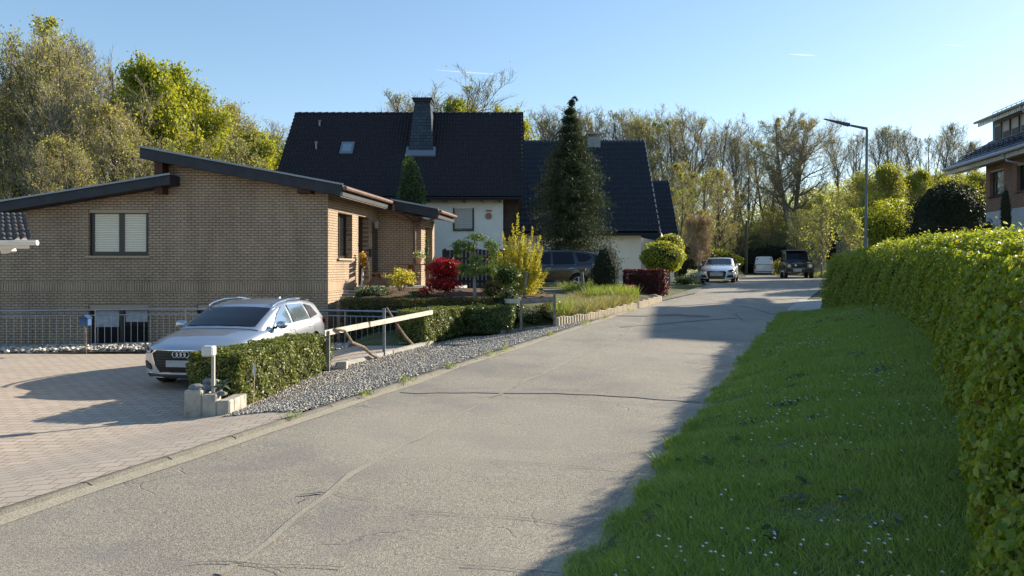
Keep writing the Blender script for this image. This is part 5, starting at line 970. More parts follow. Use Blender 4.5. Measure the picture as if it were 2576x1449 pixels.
def car(name, label, cat, loc, rz, S, group=None):
    root = thing(name, loc, label, cat, group, rz); Ln, W = S['L'], S['W']/2; ZS, ZC, ZB = S['zs'], S['zc'], S.get('zb', [(0, .22), (Ln, .22)])
    f = lambda T, x: np.interp(x, [a[0] for a in T], [a[1] for a in T]); fd, rd = S.get('fd', .38), S.get('rd', .22); zn = S.get('znose', .55)
    def wid(x): return W*np.interp(x, [0, .25, .7, Ln-.9, Ln-.25, Ln], S.get('wp', [.93, .97, 1, 1, .97, .92]))
    def warp(x, y, z):
        q_ = np.abs(y)/W; a = np.clip(1-x/1.1, 0, 1); b_ = np.clip(1-(Ln-x)/.9, 0, 1)
        x = x+a**1.3*(fd*q_**3.2+S.get('fz', .28)*np.clip(z-zn, 0, 1)**1.5+.10*np.clip(.42-z, 0, 1))-b_*(rd*q_**3.5+S.get('rzz', .12)*np.abs(z-.6))
        return x
    # lower body
    xs_ = np.unique(np.r_[np.linspace(0, 1.0, 16), np.linspace(1.0, Ln-.9, 30), np.linspace(Ln-.9, Ln, 12)]); ring = []
    for x in xs_:
        w_ = float(wid(x)); zs, zc, zb = float(f(ZS, x)), float(f(ZC, x)), float(f(ZB, x)); tk = .04
        pr = [(.90*w_, zb), (.975*w_, zb+.05), (.99*w_, zb+.14), (w_, zb+.28), (w_*.998, (zb+.3+zs)/2), (w_*.99, zs-.14), (w_*.965, zs-.05), (w_*.93, zs-.005), (w_*.86, zs+(zc-zs)*.30), (w_*.68, zs+(zc-zs)*.68), (w_*.40, zs+(zc-zs)*.93), (0, zc)]
        ring.append(pr)
    n_ = len(ring[0]); full = []
    for pr in ring: full.append([(-y, z) for y, z in pr[:-1]]+[(pr[-1][0], pr[-1][1])]+[(y, z) for y, z in reversed(pr[:-1])])
    m_ = len(full[0]); V = []; Fc = []
    for x, pr in zip(xs_, full):
        for (y, z) in pr: V.append((float(warp(x, y, z)), y, z))
    for i in range(len(xs_)-1):
        for j in range(m_): Fc.append((i*m_+j, (i+1)*m_+j, (i+1)*m_+(j+1) % m_, i*m_+(j+1) % m_))
    bm = MB(); bm.add(V, Fc)
    for end, x in ((0, 0.0), (len(xs_)-1, Ln)):          # gridded end caps
        pr = ring[end]; nc = 12; base = len(bm.v); 
        for (y, z) in pr:
            for k in range(nc+1): yy = -y+2*y*k/nc; bm.v.append((float(warp(x, yy, z)), yy, z))
        for j in range(len(pr)-1):
            for k in range(nc): a = base+j*(nc+1)+k; bm.f.append((a, a+1, a+nc+2, a+nc+1) if end else (a, a+nc+1, a+nc+2, a+1)); bm.m.append(0)
    me = D.meshes.new('body'); me.from_pydata(bm.v, [], bm.f); b2 = bmesh.new(); b2.from_mesh(me); bmesh.ops.remove_doubles(b2, verts=b2.verts, dist=.0006); bmesh.ops.dissolve_degenerate(b2, edges=b2.edges, dist=.0004)
    bmesh.ops.recalc_face_normals(b2, faces=b2.faces); b2.to_mesh(me); b2.free(); me.update()
    body = D.objects.new('body', me); COL.objects.link(body); me.materials.append(S['paint']); me.materials.append(M['trim'])
    wr = S['wr']; wx = [S['fo'], S['fo']+S['wb']]; ct = MB()
    for x in wx:
        for s_ in (-1, 1): ct.lathe([(wr+.055, -.17), (wr+.055, .17)], (x, s_*(W-.10), wr), 'y', 28)
    co = ct.build('cut', M['trim'], local=True); mod = body.modifiers.new('b', 'BOOLEAN'); mod.object = co; mod.operation = 'DIFFERENCE'; mod.solver = 'EXACT'
    dg = bpy.context.evaluated_depsgraph_get(); nm = D.meshes.new_from_object(body.evaluated_get(dg)); body.modifiers.clear(); 
    if len(nm.polygons) > 200: body.data = nm
    D.objects.remove(co); body.data.polygons.foreach_set('use_smooth', [True]*len(body.data.polygons)); body.data.set_sharp_from_angle(angle=math.radians(32)); body.parent = root
    # cabin shell
    TR = S['zr']; x0, x1 = TR[0][0], TR[-1][0]; tum = S.get('tum', .40); wb_ = W*S.get('cb', .93)
    zb0 = lambda x: float(f(ZC, x))*.35+float(f(ZS, x))*.65-.03
    def cy(z, x): return (wb_-(z-zb0(x))*tum)*float(np.interp(x, [x0, x0+.9, x1-1.0, x1], [.93, 1, 1, S.get('cr', .90)]))
    def cw(x, y): return x+np.clip((x0+.9-x)/.9, 0, 1)*(-.16*(1-(y/W)**2)+.04)+np.clip((x-(x1-.6))/.6, 0, 1)*(.07*(1-(y/W)**2))
    xc = np.unique(np.r_[np.linspace(x0, x1, 46), [a[0] for a in TR]]); rg = []
    def sec(x, lift=0):
        zt = float(f(TR, x)); zb_ = zb0(x); ze = max(zb_+.004, zt-.07); e = cy(ze, x)
        return [(cy(zb_, x)+lift, zb_), (cy((zb_+ze)/2, x)+lift+.01, (zb_+ze)/2), (e+lift, ze), (e-.035, ze+(zt-ze)*.62+lift), (e*.82, zt-.005+lift), (e*.45, zt+.012+lift), (0, zt+.018+lift)]
    q = MB(); V = []
    for x in xc:
        s_ = sec(x); fl_ = [(-y, z) for y, z in s_[:-1]]+[s_[-1]]+list(reversed([(y, z) for y, z in s_[:-1]])); 
        for (y, z) in fl_: V.append((float(cw(x, y)), y, z))
    k = len(fl_); q.add(V, [(i*k+j, (i+1)*k+j, (i+1)*k+j+1, i*k+j+1) for i in range(len(xc)-1) for j in range(k-1)]+[tuple(range(k)), tuple(range((len(xc)-1)*k, len(xc)*k))])
    q.build('cabin', S.get('roofpaint', S['paint']), root, True, smooth=38)
    # wind screens: patches over the top skin
    def top_patch(nm_, xa, xb, fr0=.90, fr1=.90, mt=M['cglass'], lift=.012):
        q = MB(); V = []; nx_, ny_ = 12, 12
        for i in range(nx_+1):
            x = xa+(xb-xa)*i/nx_; s_ = sec(x); ys_ = [s_[3][0], s_[4][0], s_[5][0], 0]; zs_ = [s_[3][1], s_[4][1], s_[5][1], s_[6][1]]; fr_ = fr0+(fr1-fr0)*i/nx_
            for j in range(ny_+1): y = (-1+2*j/ny_)*s_[3][0]*fr_; z = float(np.interp(abs(y), ys_[::-1], zs_[::-1])); V.append((float(cw(x, y)), y, z+lift))
        q.add(V, [(i*(ny_+1)+j, (i+1)*(ny_+1)+j, (i+1)*(ny_+1)+j+1, i*(ny_+1)+j+1) for i in range(nx_) for j in range(ny_)]); return q.build(nm_, mt, root, True, smooth=1)
    top_patch('windscreen', *S['ws']); 
    if 'rw' in S: top_patch('rear_window', *S['rw'])
    if 'rearglass' in S:
        z0, z1, hw0, hw1 = S['rearglass']; q = MB(); xx = lambda z: x1+.015-(0 if True else 0); q.add([(xx(0), -hw0, z0), (xx(0), hw0, z0), (xx(0), hw1, z1), (xx(0), -hw1, z1)], [(0, 1, 2, 3)]); q.build('rear_window', M['cglass'], root, True)
    for s_ in (-1, 1):
        for k, poly in enumerate(S['win']):
            q = MB(); c_ = (sum(a for a, b_ in poly)/len(poly), sum(b_ for a, b_ in poly)/len(poly)); V = []
            for sc_, lf in ((1.0, .006), (.965, .014)): V += [(float(cw(c_[0]+(a-c_[0])*sc_, 0.9*W)), s_*(cy(c_[1]+(b_-c_[1])*sc_, a)+lf+.008), c_[1]+(b_-c_[1])*sc_) for a, b_ in poly]
            kk = len(poly); q.add(V[:kk], [tuple(range(kk))]); fr_ = q.build('window_frame', S.get('wtrim', M['trim']), root, True)
            q = MB(); q.add(V[kk:], [tuple(range(kk))]); q.build('side_window', S.get('sglass', M['cglass']), fr_, True)
    # wheels
    for x in wx:
        for s_ in (-1, 1):
            y = s_*(W-.115); q = MB(); q.lathe([(wr*.62, -.10), (wr*.93, -.11), (wr, -.08), (wr, .08), (wr*.93, .11), (wr*.62, .10)], (x, y, wr), 'y', 28); wo = q.build('wheel', M['tyre'], root, True, smooth=40)
            q = MB(); q.lathe([(wr*.05, .03*s_), (wr*.60, .04*s_)], (x, y, wr), 'y', 24); q.build('brake_disc', M['mesh'], wo, True)
            q = MB()
            for k in range(5):
                a = k*2*math.pi/5+.3
                for da in (-.10, .10): q.bar((x+.05*math.cos(a), y+s_*.105, wr+.05*math.sin(a)), (x+wr*.64*math.cos(a+da), y+s_*.10, wr+wr*.64*math.sin(a+da)), .028, .03, up=(0, 1, 0))
            q.tube([(x+wr*.64*math.cos(t), y+s_*.10, wr+wr*.64*math.sin(t)) for t in np.linspace(0, 6.283, 29)], .016, 6, cap=False); q.lathe([(.06, .09*s_), (.06, .115*s_)], (x, y, wr), 'y', 12); q.build('rim', M['rim'], wo, True)
    fx = lambda y, z: float(warp(np.array(0.), np.array(y), np.array(z)))
    rx = lambda y, z: float(warp(np.array(Ln), np.array(y), np.array(z)))
    def dense(poly, k=4): 
        r_ = []
        for (a, b_) in zip(poly, poly[1:]+poly[:1]):
            for i in range(k): r_.append((a[0]+(b_[0]-a[0])*i/k, a[1]+(b_[1]-a[1])*i/k))
        return r_
    def face_patch(nm_, poly, mt, lift=.012, rear=False, parent=None, frame=None, rings=5):
        d_ = dense(poly); c_ = (sum(a for a, b_ in d_)/len(d_), sum(b_ for a, b_ in d_)/len(d_)); q = MB(); V = []; g = rx if rear else fx; sg = 1 if rear else -1
        for i in range(rings+1):
            s_ = 1-i/rings*.999
            for (y, z) in d_: yy, zz = c_[0]+(y-c_[0])*s_, c_[1]+(z-c_[1])*s_; V.append((g(yy, zz)+sg*lift, yy, zz))
        k = len(d_); q.add(V, [(i*k+j, i*k+(j+1) % k, (i+1)*k+(j+1) % k, (i+1)*k+j) for i in range(rings) for j in range(k)]); o = q.build(nm_, mt, parent or root, True, smooth=30)
        if frame:
            q = MB(); V = []; 
            for s_, lf in ((1.0, lift), (1.0, lift+.015), (frame[1], lift+.015), (frame[1], lift)): V += [(g(c_[0]+(y-c_[0])*s_, c_[1]+(z-c_[1])*s_)+sg*lf, c_[0]+(y-c_[0])*s_, c_[1]+(z-c_[1])*s_) for y, z in d_]
            q.add(V, [(i*k+j, i*k+(j+1) % k, (i+1)*k+(j+1) % k, (i+1)*k+j) for i in range(3) for j in range(k)]); q.build(nm_+'_frame', frame[0], o, True)
        return o
    # mirrors
    for s_ in (-1, 1):
        mx_, mz = S['mirror']; yb = s_*(W*.93); q = MB(); q.blob((mx_, yb+s_*.15, mz), (.09, .12), .075, 3, 10, 0); o = q.build('mirror', S.get('mirrorpaint', S['paint']), root, True, smooth=60)
        q = MB(); q.tube([(mx_, yb-s_*.02, mz-.06), (mx_, yb+s_*.12, mz-.04)], .025, 6); q.build('mirror_arm', M['trim'], o, True)
    return root, face_patch, fx, rx, cy, W, warp, cw
def mirror_poly(p_): return [(-y, z) for y, z in reversed(p_)]
# silver hatchback beside the near hedge
S = dict(L=4.31, W=1.785, fo=.86, wb=2.63, wr=.32, paint=M['silver'], znose=.62, fd=.36, rd=.22, zb=[(0, .20), (.5, .19), (3.8, .2), (4.31, .30)],
 zs=[(0, .64), (.12, .69), (.45, .76), (1.0, .84), (1.5, .89), (3.0, .955), (4.0, .98), (4.31, .94)], zc=[(0, .66), (.10, .73), (.45, .85), (1.0, .925), (1.35, .955), (2, .96), (4.0, 1.0), (4.31, .96)],
 zr=[(1.18, .93), (1.5, 1.07), (1.92, 1.24), (2.12, 1.305), (2.6, 1.37), (3.2, 1.37), (3.75, 1.32), (3.95, 1.26), (4.27, .96)], tum=.40,
 ws=(1.26, 1.96, .90, .92), rw=(3.95, 4.2, .85, .85),
 win=[[(1.62, .925), (2.42, .945), (2.38, 1.29), (2.22, 1.28), (1.98, 1.18)], [(2.49, .948), (3.30, .97), (3.18, 1.29), (2.44, 1.30)], [(3.37, .973), (3.86, 1.02), (3.60, 1.22), (3.25, 1.28)]],
 mirror=(1.62, .965), wtrim=M['trim'], sglass=M['sglass'])
yaw = math.radians(7)
A3, fp_, fx, rx, cy, CW_, wrp, cw_ = car('silver_hatchback', 'silver hatchback with black grille parked on the block-paved drive', 'car', (-5.42, 12.15, -2.03), math.pi/2-yaw, S)
G1 = [(-.47, .655), (.47, .655), (.56, .60), (.50, .42), (.40, .295), (-.40, .295), (-.50, .42), (-.56, .60)]
gr = fp_('grille', G1, M['mesh'], .010, frame=(M['chrome'], 1.045))
q = MB()
for i in range(7): z = .33+i*.045; hw = .42+.02*i; q.tube([(fx(y, z)-.018, y, z) for y in np.linspace(-hw, hw, 9)], .006, 4)
q.build('grille_slats', M['trim'], gr, True)
q = MB()
for k in range(4):
    yc = (k-1.5)*.068; q.tube([(fx(yc, .60)-.040, yc+.046*math.cos(t), .595+.046*math.sin(t)) for t in np.linspace(0, 6.283, 25)], .0075, 6, cap=False)
q.build('emblem', M['chrome'], gr, True)
q = MB(); q.box(fx(0, .43)-.045, fx(0, .43)-.028, -.26, .26, .39, .50); q.build('number_plate', M['plate'], gr, True)
for mir in (0, 1):
    hp = [(.60, .655), (.66, .705), (.855, .745), (.86, .66), (.74, .595), (.62, .60)]; hp = mirror_poly(hp) if mir else hp
    o = fp_('headlight', hp, M['lens'], .010, frame=(M['trim'], 1.07)); c_ = mirror_poly([(.66, .63), (.68, .68), (.76, .70), (.76, .64)]) if mir else [(.66, .63), (.68, .68), (.76, .70), (.76, .64)]; fp_('lamp_unit', c_, M['lens_dark'], .018, parent=o)
    ip_ = [(.60, .32), (.80, .34), (.84, .46), (.74, .45), (.64, .40)]; ip_ = mirror_poly(ip_) if mir else ip_; fp_('air_intake', ip_, M['mesh'], .010)
    q = MB(); s_ = -1 if mir else 1; pts = []
    for t in np.linspace(0, 1, 12): x = 1.95+t*1.75; pts.append((x, s_*(cy(1.31, x)-.02), float(np.interp(x, [1.95, 2.15, 2.6, 3.2, 3.7], [1.29, 1.35, 1.395, 1.395, 1.34]))))
    q.tube(pts, .02, 6); q.build('roof_rail', M['chrome'], A3, True, smooth=60)
    q = MB(); 
    for x in (2.25, 3.15): q.tube([(x, s_*(CW_*.985), .82), (x+.2, s_*(CW_*.985), .825)], .016, 6)
    q.build('door_handle', M['silver'], A3, True)
    tl = [(.52, .80), (.86, .82), (.87, .92), (.54, .93)]; fp_('tail_light', mirror_poly(tl) if mir else tl, M['redlens'], .012, rear=True)
fp_('bumper_lip', [(-.66, .205), (.66, .205), (.72, .265), (-.72, .265)], M['trim'], .012, frame=(M['chrome'], 1.02))
q = MB(); q.add([(3.55, -.02, 1.34), (3.75, -.02, 1.325), (3.72, 0, 1.41), (3.55, .02, 1.34), (3.75, .02, 1.325)], [(0, 1, 2), (3, 2, 4), (0, 2, 3), (1, 4, 2)]); q.build('antenna', M['silver'], A3, True)
q = MB(); 
for s_ in (-1, 1):
    for x in (1.42, 2.46, 3.42): q.tube([(x, s_*(CW_*1.0-.002), .32), (x, s_*(CW_*1.0-.001), .62), (x+.0, s_*(CW_*.992), .80)], .0045, 4)
q.tube([(float(wrp(np.array(x), np.array(y), np.array(z)))-.01, y, z) for x, y, z in ((.07, y, .655+.0*y) for y in np.linspace(-.6, .6, 9))], .004, 4); q.build('panel_gaps', M['trim'], A3, True)
# dark people carrier seen from its side
S2 = dict(L=4.62, W=1.8, fo=.92, wb=2.78, wr=.33, paint=M['anthracite'], zb=[(0, .2), (4.62, .28)], zs=[(0, .62), (.3, .72), (1.1, .9), (1.6, .96), (4.2, 1.08), (4.62, 1.08)], zc=[(0, .66), (.3, .80), (1.0, 1.0), (1.3, 1.05), (4.3, 1.1), (4.62, 1.1)],
 zr=[(.95, 1.0), (1.5, 1.26), (1.95, 1.46), (2.5, 1.57), (3.2, 1.59), (4.0, 1.53), (4.35, 1.44), (4.58, 1.12)], tum=.34, ws=(1.05, 1.95, .9, .92), rw=(4.37, 4.54, .85, .85),
 win=[[(1.6, .98), (2.62, 1.0), (2.58, 1.50), (2.2, 1.46), (1.85, 1.30)], [(2.70, 1.0), (3.55, 1.03), (3.45, 1.50), (2.66, 1.51)], [(3.68, 1.12), (3.98, 1.14), (4.2, 1.28), (4.05, 1.42), (3.56, 1.48)]], mirror=(1.55, 1.05))
MP, fp2, fx2, rx2, cy2, W2_, wrp2, cw2 = car('dark_van', 'dark anthracite people carrier parked side-on beside the upright yew', 'car', (-.95, 29.9, -.92), math.radians(-9), S2)
for mir in (0, 1):
    s_ = -1 if mir else 1; tl = [(.55, .86), (.88, .88), (.89, 1.08), (.60, 1.06)]; o = fp2('tail_light', mirror_poly(tl) if mir else tl, M['redlens'], .012, rear=True)
    q = MB(); q.hexa([(4.20, s_*.885, .88), (4.48, s_*.86, .86), (4.48, s_*.80, .86), (4.20, s_*.80, .88), (4.22, s_*.880, 1.05), (4.5, s_*.83, 1.04), (4.5, s_*.78, 1.04), (4.22, s_*.78, 1.05)]); q.build('tail_lens', mat('clear_tail_lens', (.45, .30, .30), .2), o, True)
    q = MB()
    for x in (2.42, 3.32): q.tube([(x, s_*(W2_*.99), .86), (x+.22, s_*(W2_*.99), .87)], .022, 6)
    q.build('door_handle', M['chrome'], MP, True)
    q = MB(); q.tube([(1.3, s_*W2_*1.0, .30), (3.4, s_*W2_*1.0, .30)], .015, 6); q.tube([(1.5, s_*(cy2(1.0, 2)+.02), .985), (3.6, s_*(cy2(1.03, 3)+.02), 1.015)], .010, 4); q.build('chrome_strip', M['chrome'], MP, True)
    hp = [(.55, .62), (.62, .72), (.84, .80), (.86, .72), (.72, .60)]; fp2('headlight', mirror_poly(hp) if mir else hp, M['lens'], .01)
fp2('rear_bumper', [(-.75, .30), (.75, .30), (.82, .55), (-.82, .55)], M['trim'], .02, rear=True)
# white-silver coupe, front towards us
S3 = dict(L=4.63, W=1.855, fo=.85, wb=2.75, wr=.34, paint=M['silver2'], znose=.58, fd=.34, zs=[(0, .62), (.15, .68), (.5, .76), (1.1, .86), (1.6, .91), (4.1, .95), (4.63, .92)], zc=[(0, .64), (.12, .71), (.5, .83), (1.1, .93), (1.45, .97), (4.2, .99), (4.63, .95)],
 zr=[(1.35, .95), (1.75, 1.12), (2.15, 1.30), (2.6, 1.37), (3.1, 1.36), (3.6, 1.25), (4.1, 1.0)], tum=.46, ws=(1.42, 2.18, .9, .9), rw=(3.4, 4.0, .85, .85),
 win=[[(1.8, .935), (3.0, .955), (2.95, 1.295), (2.5, 1.30), (2.15, 1.20)], [(3.06, .96), (3.65, 1.02), (3.35, 1.22), (3.0, 1.29)]], mirror=(1.8, .98), mirrorpaint=M['silver2'])
def yawp(u, Y, z): return ((u-CX)/F*Y, Y, z)
A5, fp3, fx3, rx3, cy3, W3_, *_ = car('silver_coupe', 'light silver coupe facing the camera, parked half on the kerb up the road', 'car', (10.95, 39.6, -.84), math.pi/2-math.radians(20), S3)
fp3('grille', [(-.45, .63), (.45, .63), (.52, .58), (.42, .28), (-.42, .28), (-.52, .58)], M['mesh'], .012, frame=(M['chrome'], 1.04)); q = MB(); q.box(fx3(0, .45)-.05, fx3(0, .45)-.03, -.34, .34, .36, .56); q.build('number_plate', M['plate'], A5, True)
q = MB()
for k in range(4): q.tube([(fx3(0, .6)-.03, (k-1.5)*.07+.045*math.cos(t), .60+.035*math.sin(t)) for t in np.linspace(0, 6.283, 13)], .007, 4, cap=False)
q.build('emblem', M['chrome'], A5, True)
for mir in (0, 1):
    hp = [(.55, .60), (.60, .68), (.87, .73), (.88, .62), (.70, .57)]; fp3('headlight', mirror_poly(hp) if mir else hp, M['lens_dark'], .012, frame=(M['chrome'], 1.04)); ip_ = [(.50, .28), (.86, .27), (.88, .42), (.60, .42)]; fp3('air_intake', mirror_poly(ip_) if mir else ip_, M['mesh'], .012)
fp3('lower_intake', [(-.45, .20), (.45, .20), (.40, .27), (-.40, .27)], M['mesh'], .012)
# white van, tail towards us (built facing away)
S4 = dict(L=4.9, W=1.904, fo=.9, wb=3.0, wr=.34, paint=M['whitepaint'], zb=[(0, .25), (4.9, .32)], rd=.10, rzz=.02, wp=[.93, .97, 1, 1, .99, .96], zs=[(0, .75), (.5, .95), (1.0, 1.1), (4.9, 1.15)], zc=[(0, .8), (.5, 1.05), (1.0, 1.2), (4.9, 1.2)],
 zr=[(.7, 1.15), (1.2, 1.5), (1.7, 1.82), (2.2, 1.92), (4.6, 1.94), (4.80, 1.88), (4.88, 1.2)], tum=.20, cb=.97, cr=.97, ws=(.85, 1.65, .9, .9),
 win=[[(1.5, 1.15), (2.4, 1.15), (2.4, 1.68), (1.75, 1.66)], [(2.5, 1.15), (3.6, 1.15), (3.6, 1.70), (2.5, 1.70)], [(3.7, 1.15), (4.6, 1.15), (4.55, 1.70), (3.7, 1.70)]], mirror=(1.4, 1.25), mirrorpaint=M['trim'])
VN, fp4, fx4, rx4, cy4, W4_, *_ = car('white_van', 'white passenger van seen from behind, farthest vehicle up the road', 'van', (24.9+1.5, 73+4.9, -.90), -math.pi/2-math.radians(-17)-math.radians(34), S4)
q = MB(); q.hexa([(4.86, -.80, 1.22), (4.86, .80, 1.22), (4.80, .80, 1.22), (4.80, -.80, 1.22), (4.86, -.70, 1.76), (4.86, .70, 1.76), (4.78, .70, 1.76), (4.78, -.70, 1.76)]); q.build('rear_window', M['cglass'], VN, True)
for s_ in (-1, 1): q = MB(); q.hexa([(4.90, s_*.90, .75), (4.90, s_*.78, .75), (4.7, s_*.78, .75), (4.7, s_*.955, .75), (4.88, s_*.90, 1.12), (4.88, s_*.80, 1.12), (4.7, s_*.80, 1.12), (4.7, s_*.95, 1.12)]); q.build('tail_light', M['redlens'], VN, True)
q = MB(); q.box(4.86, 4.93, -.78, .78, .44, .50); q.build('bumper_step', M['trim'], VN, True)
# black off-roader facing us
S5 = dict(L=4.6, W=1.86, fo=.75, wb=2.85, wr=.40, paint=M['blackpaint'], fd=.10, fz=.05, rd=.06, zb=[(0, .42), (4.6, .42)], wp=[.97, .99, 1, 1, 1, .98], zs=[(0, 1.02), (.3, 1.05), (1.4, 1.12), (4.6, 1.15)], zc=[(0, 1.10), (.3, 1.16), (1.4, 1.22), (4.6, 1.2)],
 zr=[(1.45, 1.2), (1.62, 1.55), (1.80, 1.86), (2.1, 1.95), (4.4, 1.95), (4.55, 1.2)], tum=.14, cb=.90, cr=.98, ws=(1.50, 1.76, .94, .95),
 win=[[(1.85, 1.22), (2.6, 1.22), (2.6, 1.78), (1.98, 1.78)], [(2.7, 1.22), (3.5, 1.22), (3.5, 1.78), (2.7, 1.78)], [(3.6, 1.22), (4.35, 1.22), (4.3, 1.78), (3.6, 1.78)]], mirror=(1.7, 1.3))
LR, fp5, fx5, rx5, cy5, W5_, *_ = car('black_offroader', 'black boxy off-road car facing the camera at the right side of the road', 'car', (19.3, 49.6, -.80), math.pi/2-math.radians(15), S5)
fp5('grille', [(-.45, .74), (.45, .74), (.45, 1.0), (-.45, 1.0)], M['mesh'], .014, frame=(M['galv'], 1.03))
q = MB()
for s_ in (-1, 1): q.lathe([(.02, -.03), (.115, -.03), (.125, .0), (.02, .02)], (fx5(.66, .87)-.02, s_*.66, .88), 'x', 16)
hl5 = q.build('headlights', M['lens'], LR, True)
for s_ in (-1, 1):
    q = MB(); q.box(-.10, .02, s_*.66-.20, s_*.66+.20, .55, .66); q.box(-.06, .05, s_*.66-.22, s_*.66+.22, .66, 1.06); q.build('front_wing_guard', M['blackpaint'], LR, True, bevel=.02)
    q = MB(); q.lathe([(.02, -.03), (.11, -.03), (.12, .0), (.02, .02)], (-.075, s_*.66, .88), 'x', 16); q.build('headlight', M['lens'], LR, True)
    q = MB(); q.tube([(.3, s_*W5_*1.02, .85), (.8, s_*W5_*1.04, .92), (1.25, s_*W5_*1.02, .85)], .05, 6); q.build('wheel_flare', M['trim'], LR, True)
D.objects.remove(hl5)
q = MB(); q.box(-.16, .0, -.92, .92, .48, .64); q.build('bumper', M['trim'], LR, True, bevel=.02)
q = MB(); q.box(-.18, -.165, -.1, .42, .50, .70); q.build('number_plate', M['plate'], LR, True)
q = MB(); q.lathe([(.02, -.02), (.07, 0)], (-.06, .25, .92), 'x', 12); q.build('fog_lamp', mat('white_lamp', (.8, .8, .8), .3), LR, True)
q = MB(); q.box(1.55, 4.4, -.80, .80, 1.955, 1.985); q.build('roof_rack', M['galv'], LR, True)
# ---------------------------------------------------------------- trees
def seg_mesh(S_, n):
    """S_: array of (p0,p1,r0,r1) rows -> open prisms"""
    p0, p1, r0, r1 = S_[:, :3], S_[:, 3:6], S_[:, 6:7], S_[:, 7:8]; d = p1-p0; d /= np.linalg.norm(d, axis=1)[:, None]+1e-9; up = np.where(np.abs(d[:, 2:3]) < .9, np.array([[0, 0, 1.]]), np.array([[0, 1., 0]])); r = np.cross(d, up); r /= np.linalg.norm(r, axis=1)[:, None]; t = np.cross(r, d)
    A = []; 
    for j in range(n): a = 2*math.pi*j/n; v = r*math.cos(a)+t*math.sin(a); A += [p0+v*r0, p1+v*r1]
    V = np.stack(A, 1); o = 2*n*np.arange(len(S_))[:, None]; Fc = np.concatenate([o+np.array([2*j, 2*((j+1) % n), 2*((j+1) % n)+1, 2*j+1]) for j in range(n)]); return V.reshape(-1, 3), Fc
def grow(seed, H, r0, spread, first=.18, nb=26, nk=(9, 6, 4), ang=.75, uptr=.35, multi=1, twigr=.012, lean=0):
    R = np.random.default_rng(seed); T, Wg, tips = [], [], []
    def path(p_, d, ln, ra, rb, k, wob, up):
        out_ = [(p_, ra)]; q = p_.copy(); dd = d/np.linalg.norm(d)
        for i in range(k):
            dd = dd+R.normal(0, wob, 3)+np.array([0, 0, up/k]); dd /= np.linalg.norm(dd); q = q+dd*ln/k; out_.append((q, ra+(rb-ra)*(i+1)/k))
        return out_
    def put(L_, P_):
        for (a, ra), (b_, rb) in zip(P_, P_[1:]): L_.append(np.r_[a, b_, ra, rb])
    def at(P_, t):
        k = len(P_)-1; i = min(int(t*k), k-1); f_ = t*k-i; a, ra = P_[i]; b_, rb = P_[i+1]; return a+(b_-a)*f_, ra+(rb-ra)*f_, (b_-a)/np.linalg.norm(b_-a)
    def side(d, an, az):
        u = np.array([0, 0, 1.]) if abs(d[2]) < .9 else np.array([1., 0, 0]); r = np.cross(d, u); r /= np.linalg.norm(r); t = np.cross(r, d); return d*math.cos(an)+(r*math.cos(az)+t*math.sin(az))*math.sin(an)
    for s_ in range(multi):
        a0 = R.uniform(0, 6.28); d0 = np.array([math.cos(a0)*.16*(multi > 1)+lean, math.sin(a0)*.16*(multi > 1), 1]); tr = path(np.array([.25*math.cos(a0)*(multi > 1), .25*math.sin(a0)*(multi > 1), -.3]), d0, H*R.uniform(.86, .95)+.3, r0, r0*.12, 12, .035, .25); put(T, tr)
        for b_ in range(nb//multi):
            t = first+(1-first)*(b_+R.random())/(nb//multi)*.97; p_, rr, d = at(tr, t); shp = math.sin(math.pi*min(1, (t-first)/(1-first)*.80+.22))**.7; ln = spread*shp*R.uniform(.75, 1.15)*(1 if t < .9 else .7)
            B = path(p_, side(d, ang*R.uniform(.7, 1.25), R.uniform(0, 6.28)), ln, rr*.55, .012, 6, .10, uptr*2.2); put(T, B)
            for c_ in range(nk[0]):
                t2 = .15+.85*(c_+R.random())/nk[0]; p2, r2, d2 = at(B, min(t2, .99)); l2 = ln*.46*(1.15-t2*.6)*R.uniform(.6, 1.2); C_ = path(p2, side(d2, R.uniform(.4, .95), R.uniform(0, 6.28)), l2, max(r2*.55, twigr*1.3), twigr, 3, .14, uptr); put(Wg, C_)
                for e_ in range(nk[1]):
                    t3 = (e_+R.random())/nk[1]; p3, r3, d3 = at(C_, min(t3, .99)); l3 = l2*.5*R.uniform(.5, 1.2)+.12; E_ = path(p3, side(d3, R.uniform(.35, .85), R.uniform(0, 6.28)), l3, twigr*.9, twigr*.6, 2, .16, uptr*.9); put(Wg, E_)
                    for g_ in range(nk[2]): p4, r4, d4 = at(E_, R.uniform(.1, .99)); q_ = p4+side(d4, R.uniform(.3, .8), R.uniform(0, 6.28))*(l3*.55)+np.array([0, 0, l3*.12]); Wg.append(np.r_[p4, q_, twigr*.7, twigr*.4]); tips.append(q_); tips.append((p4+q_)/2)
    return np.array(T), np.array(Wg), np.array(tips), R
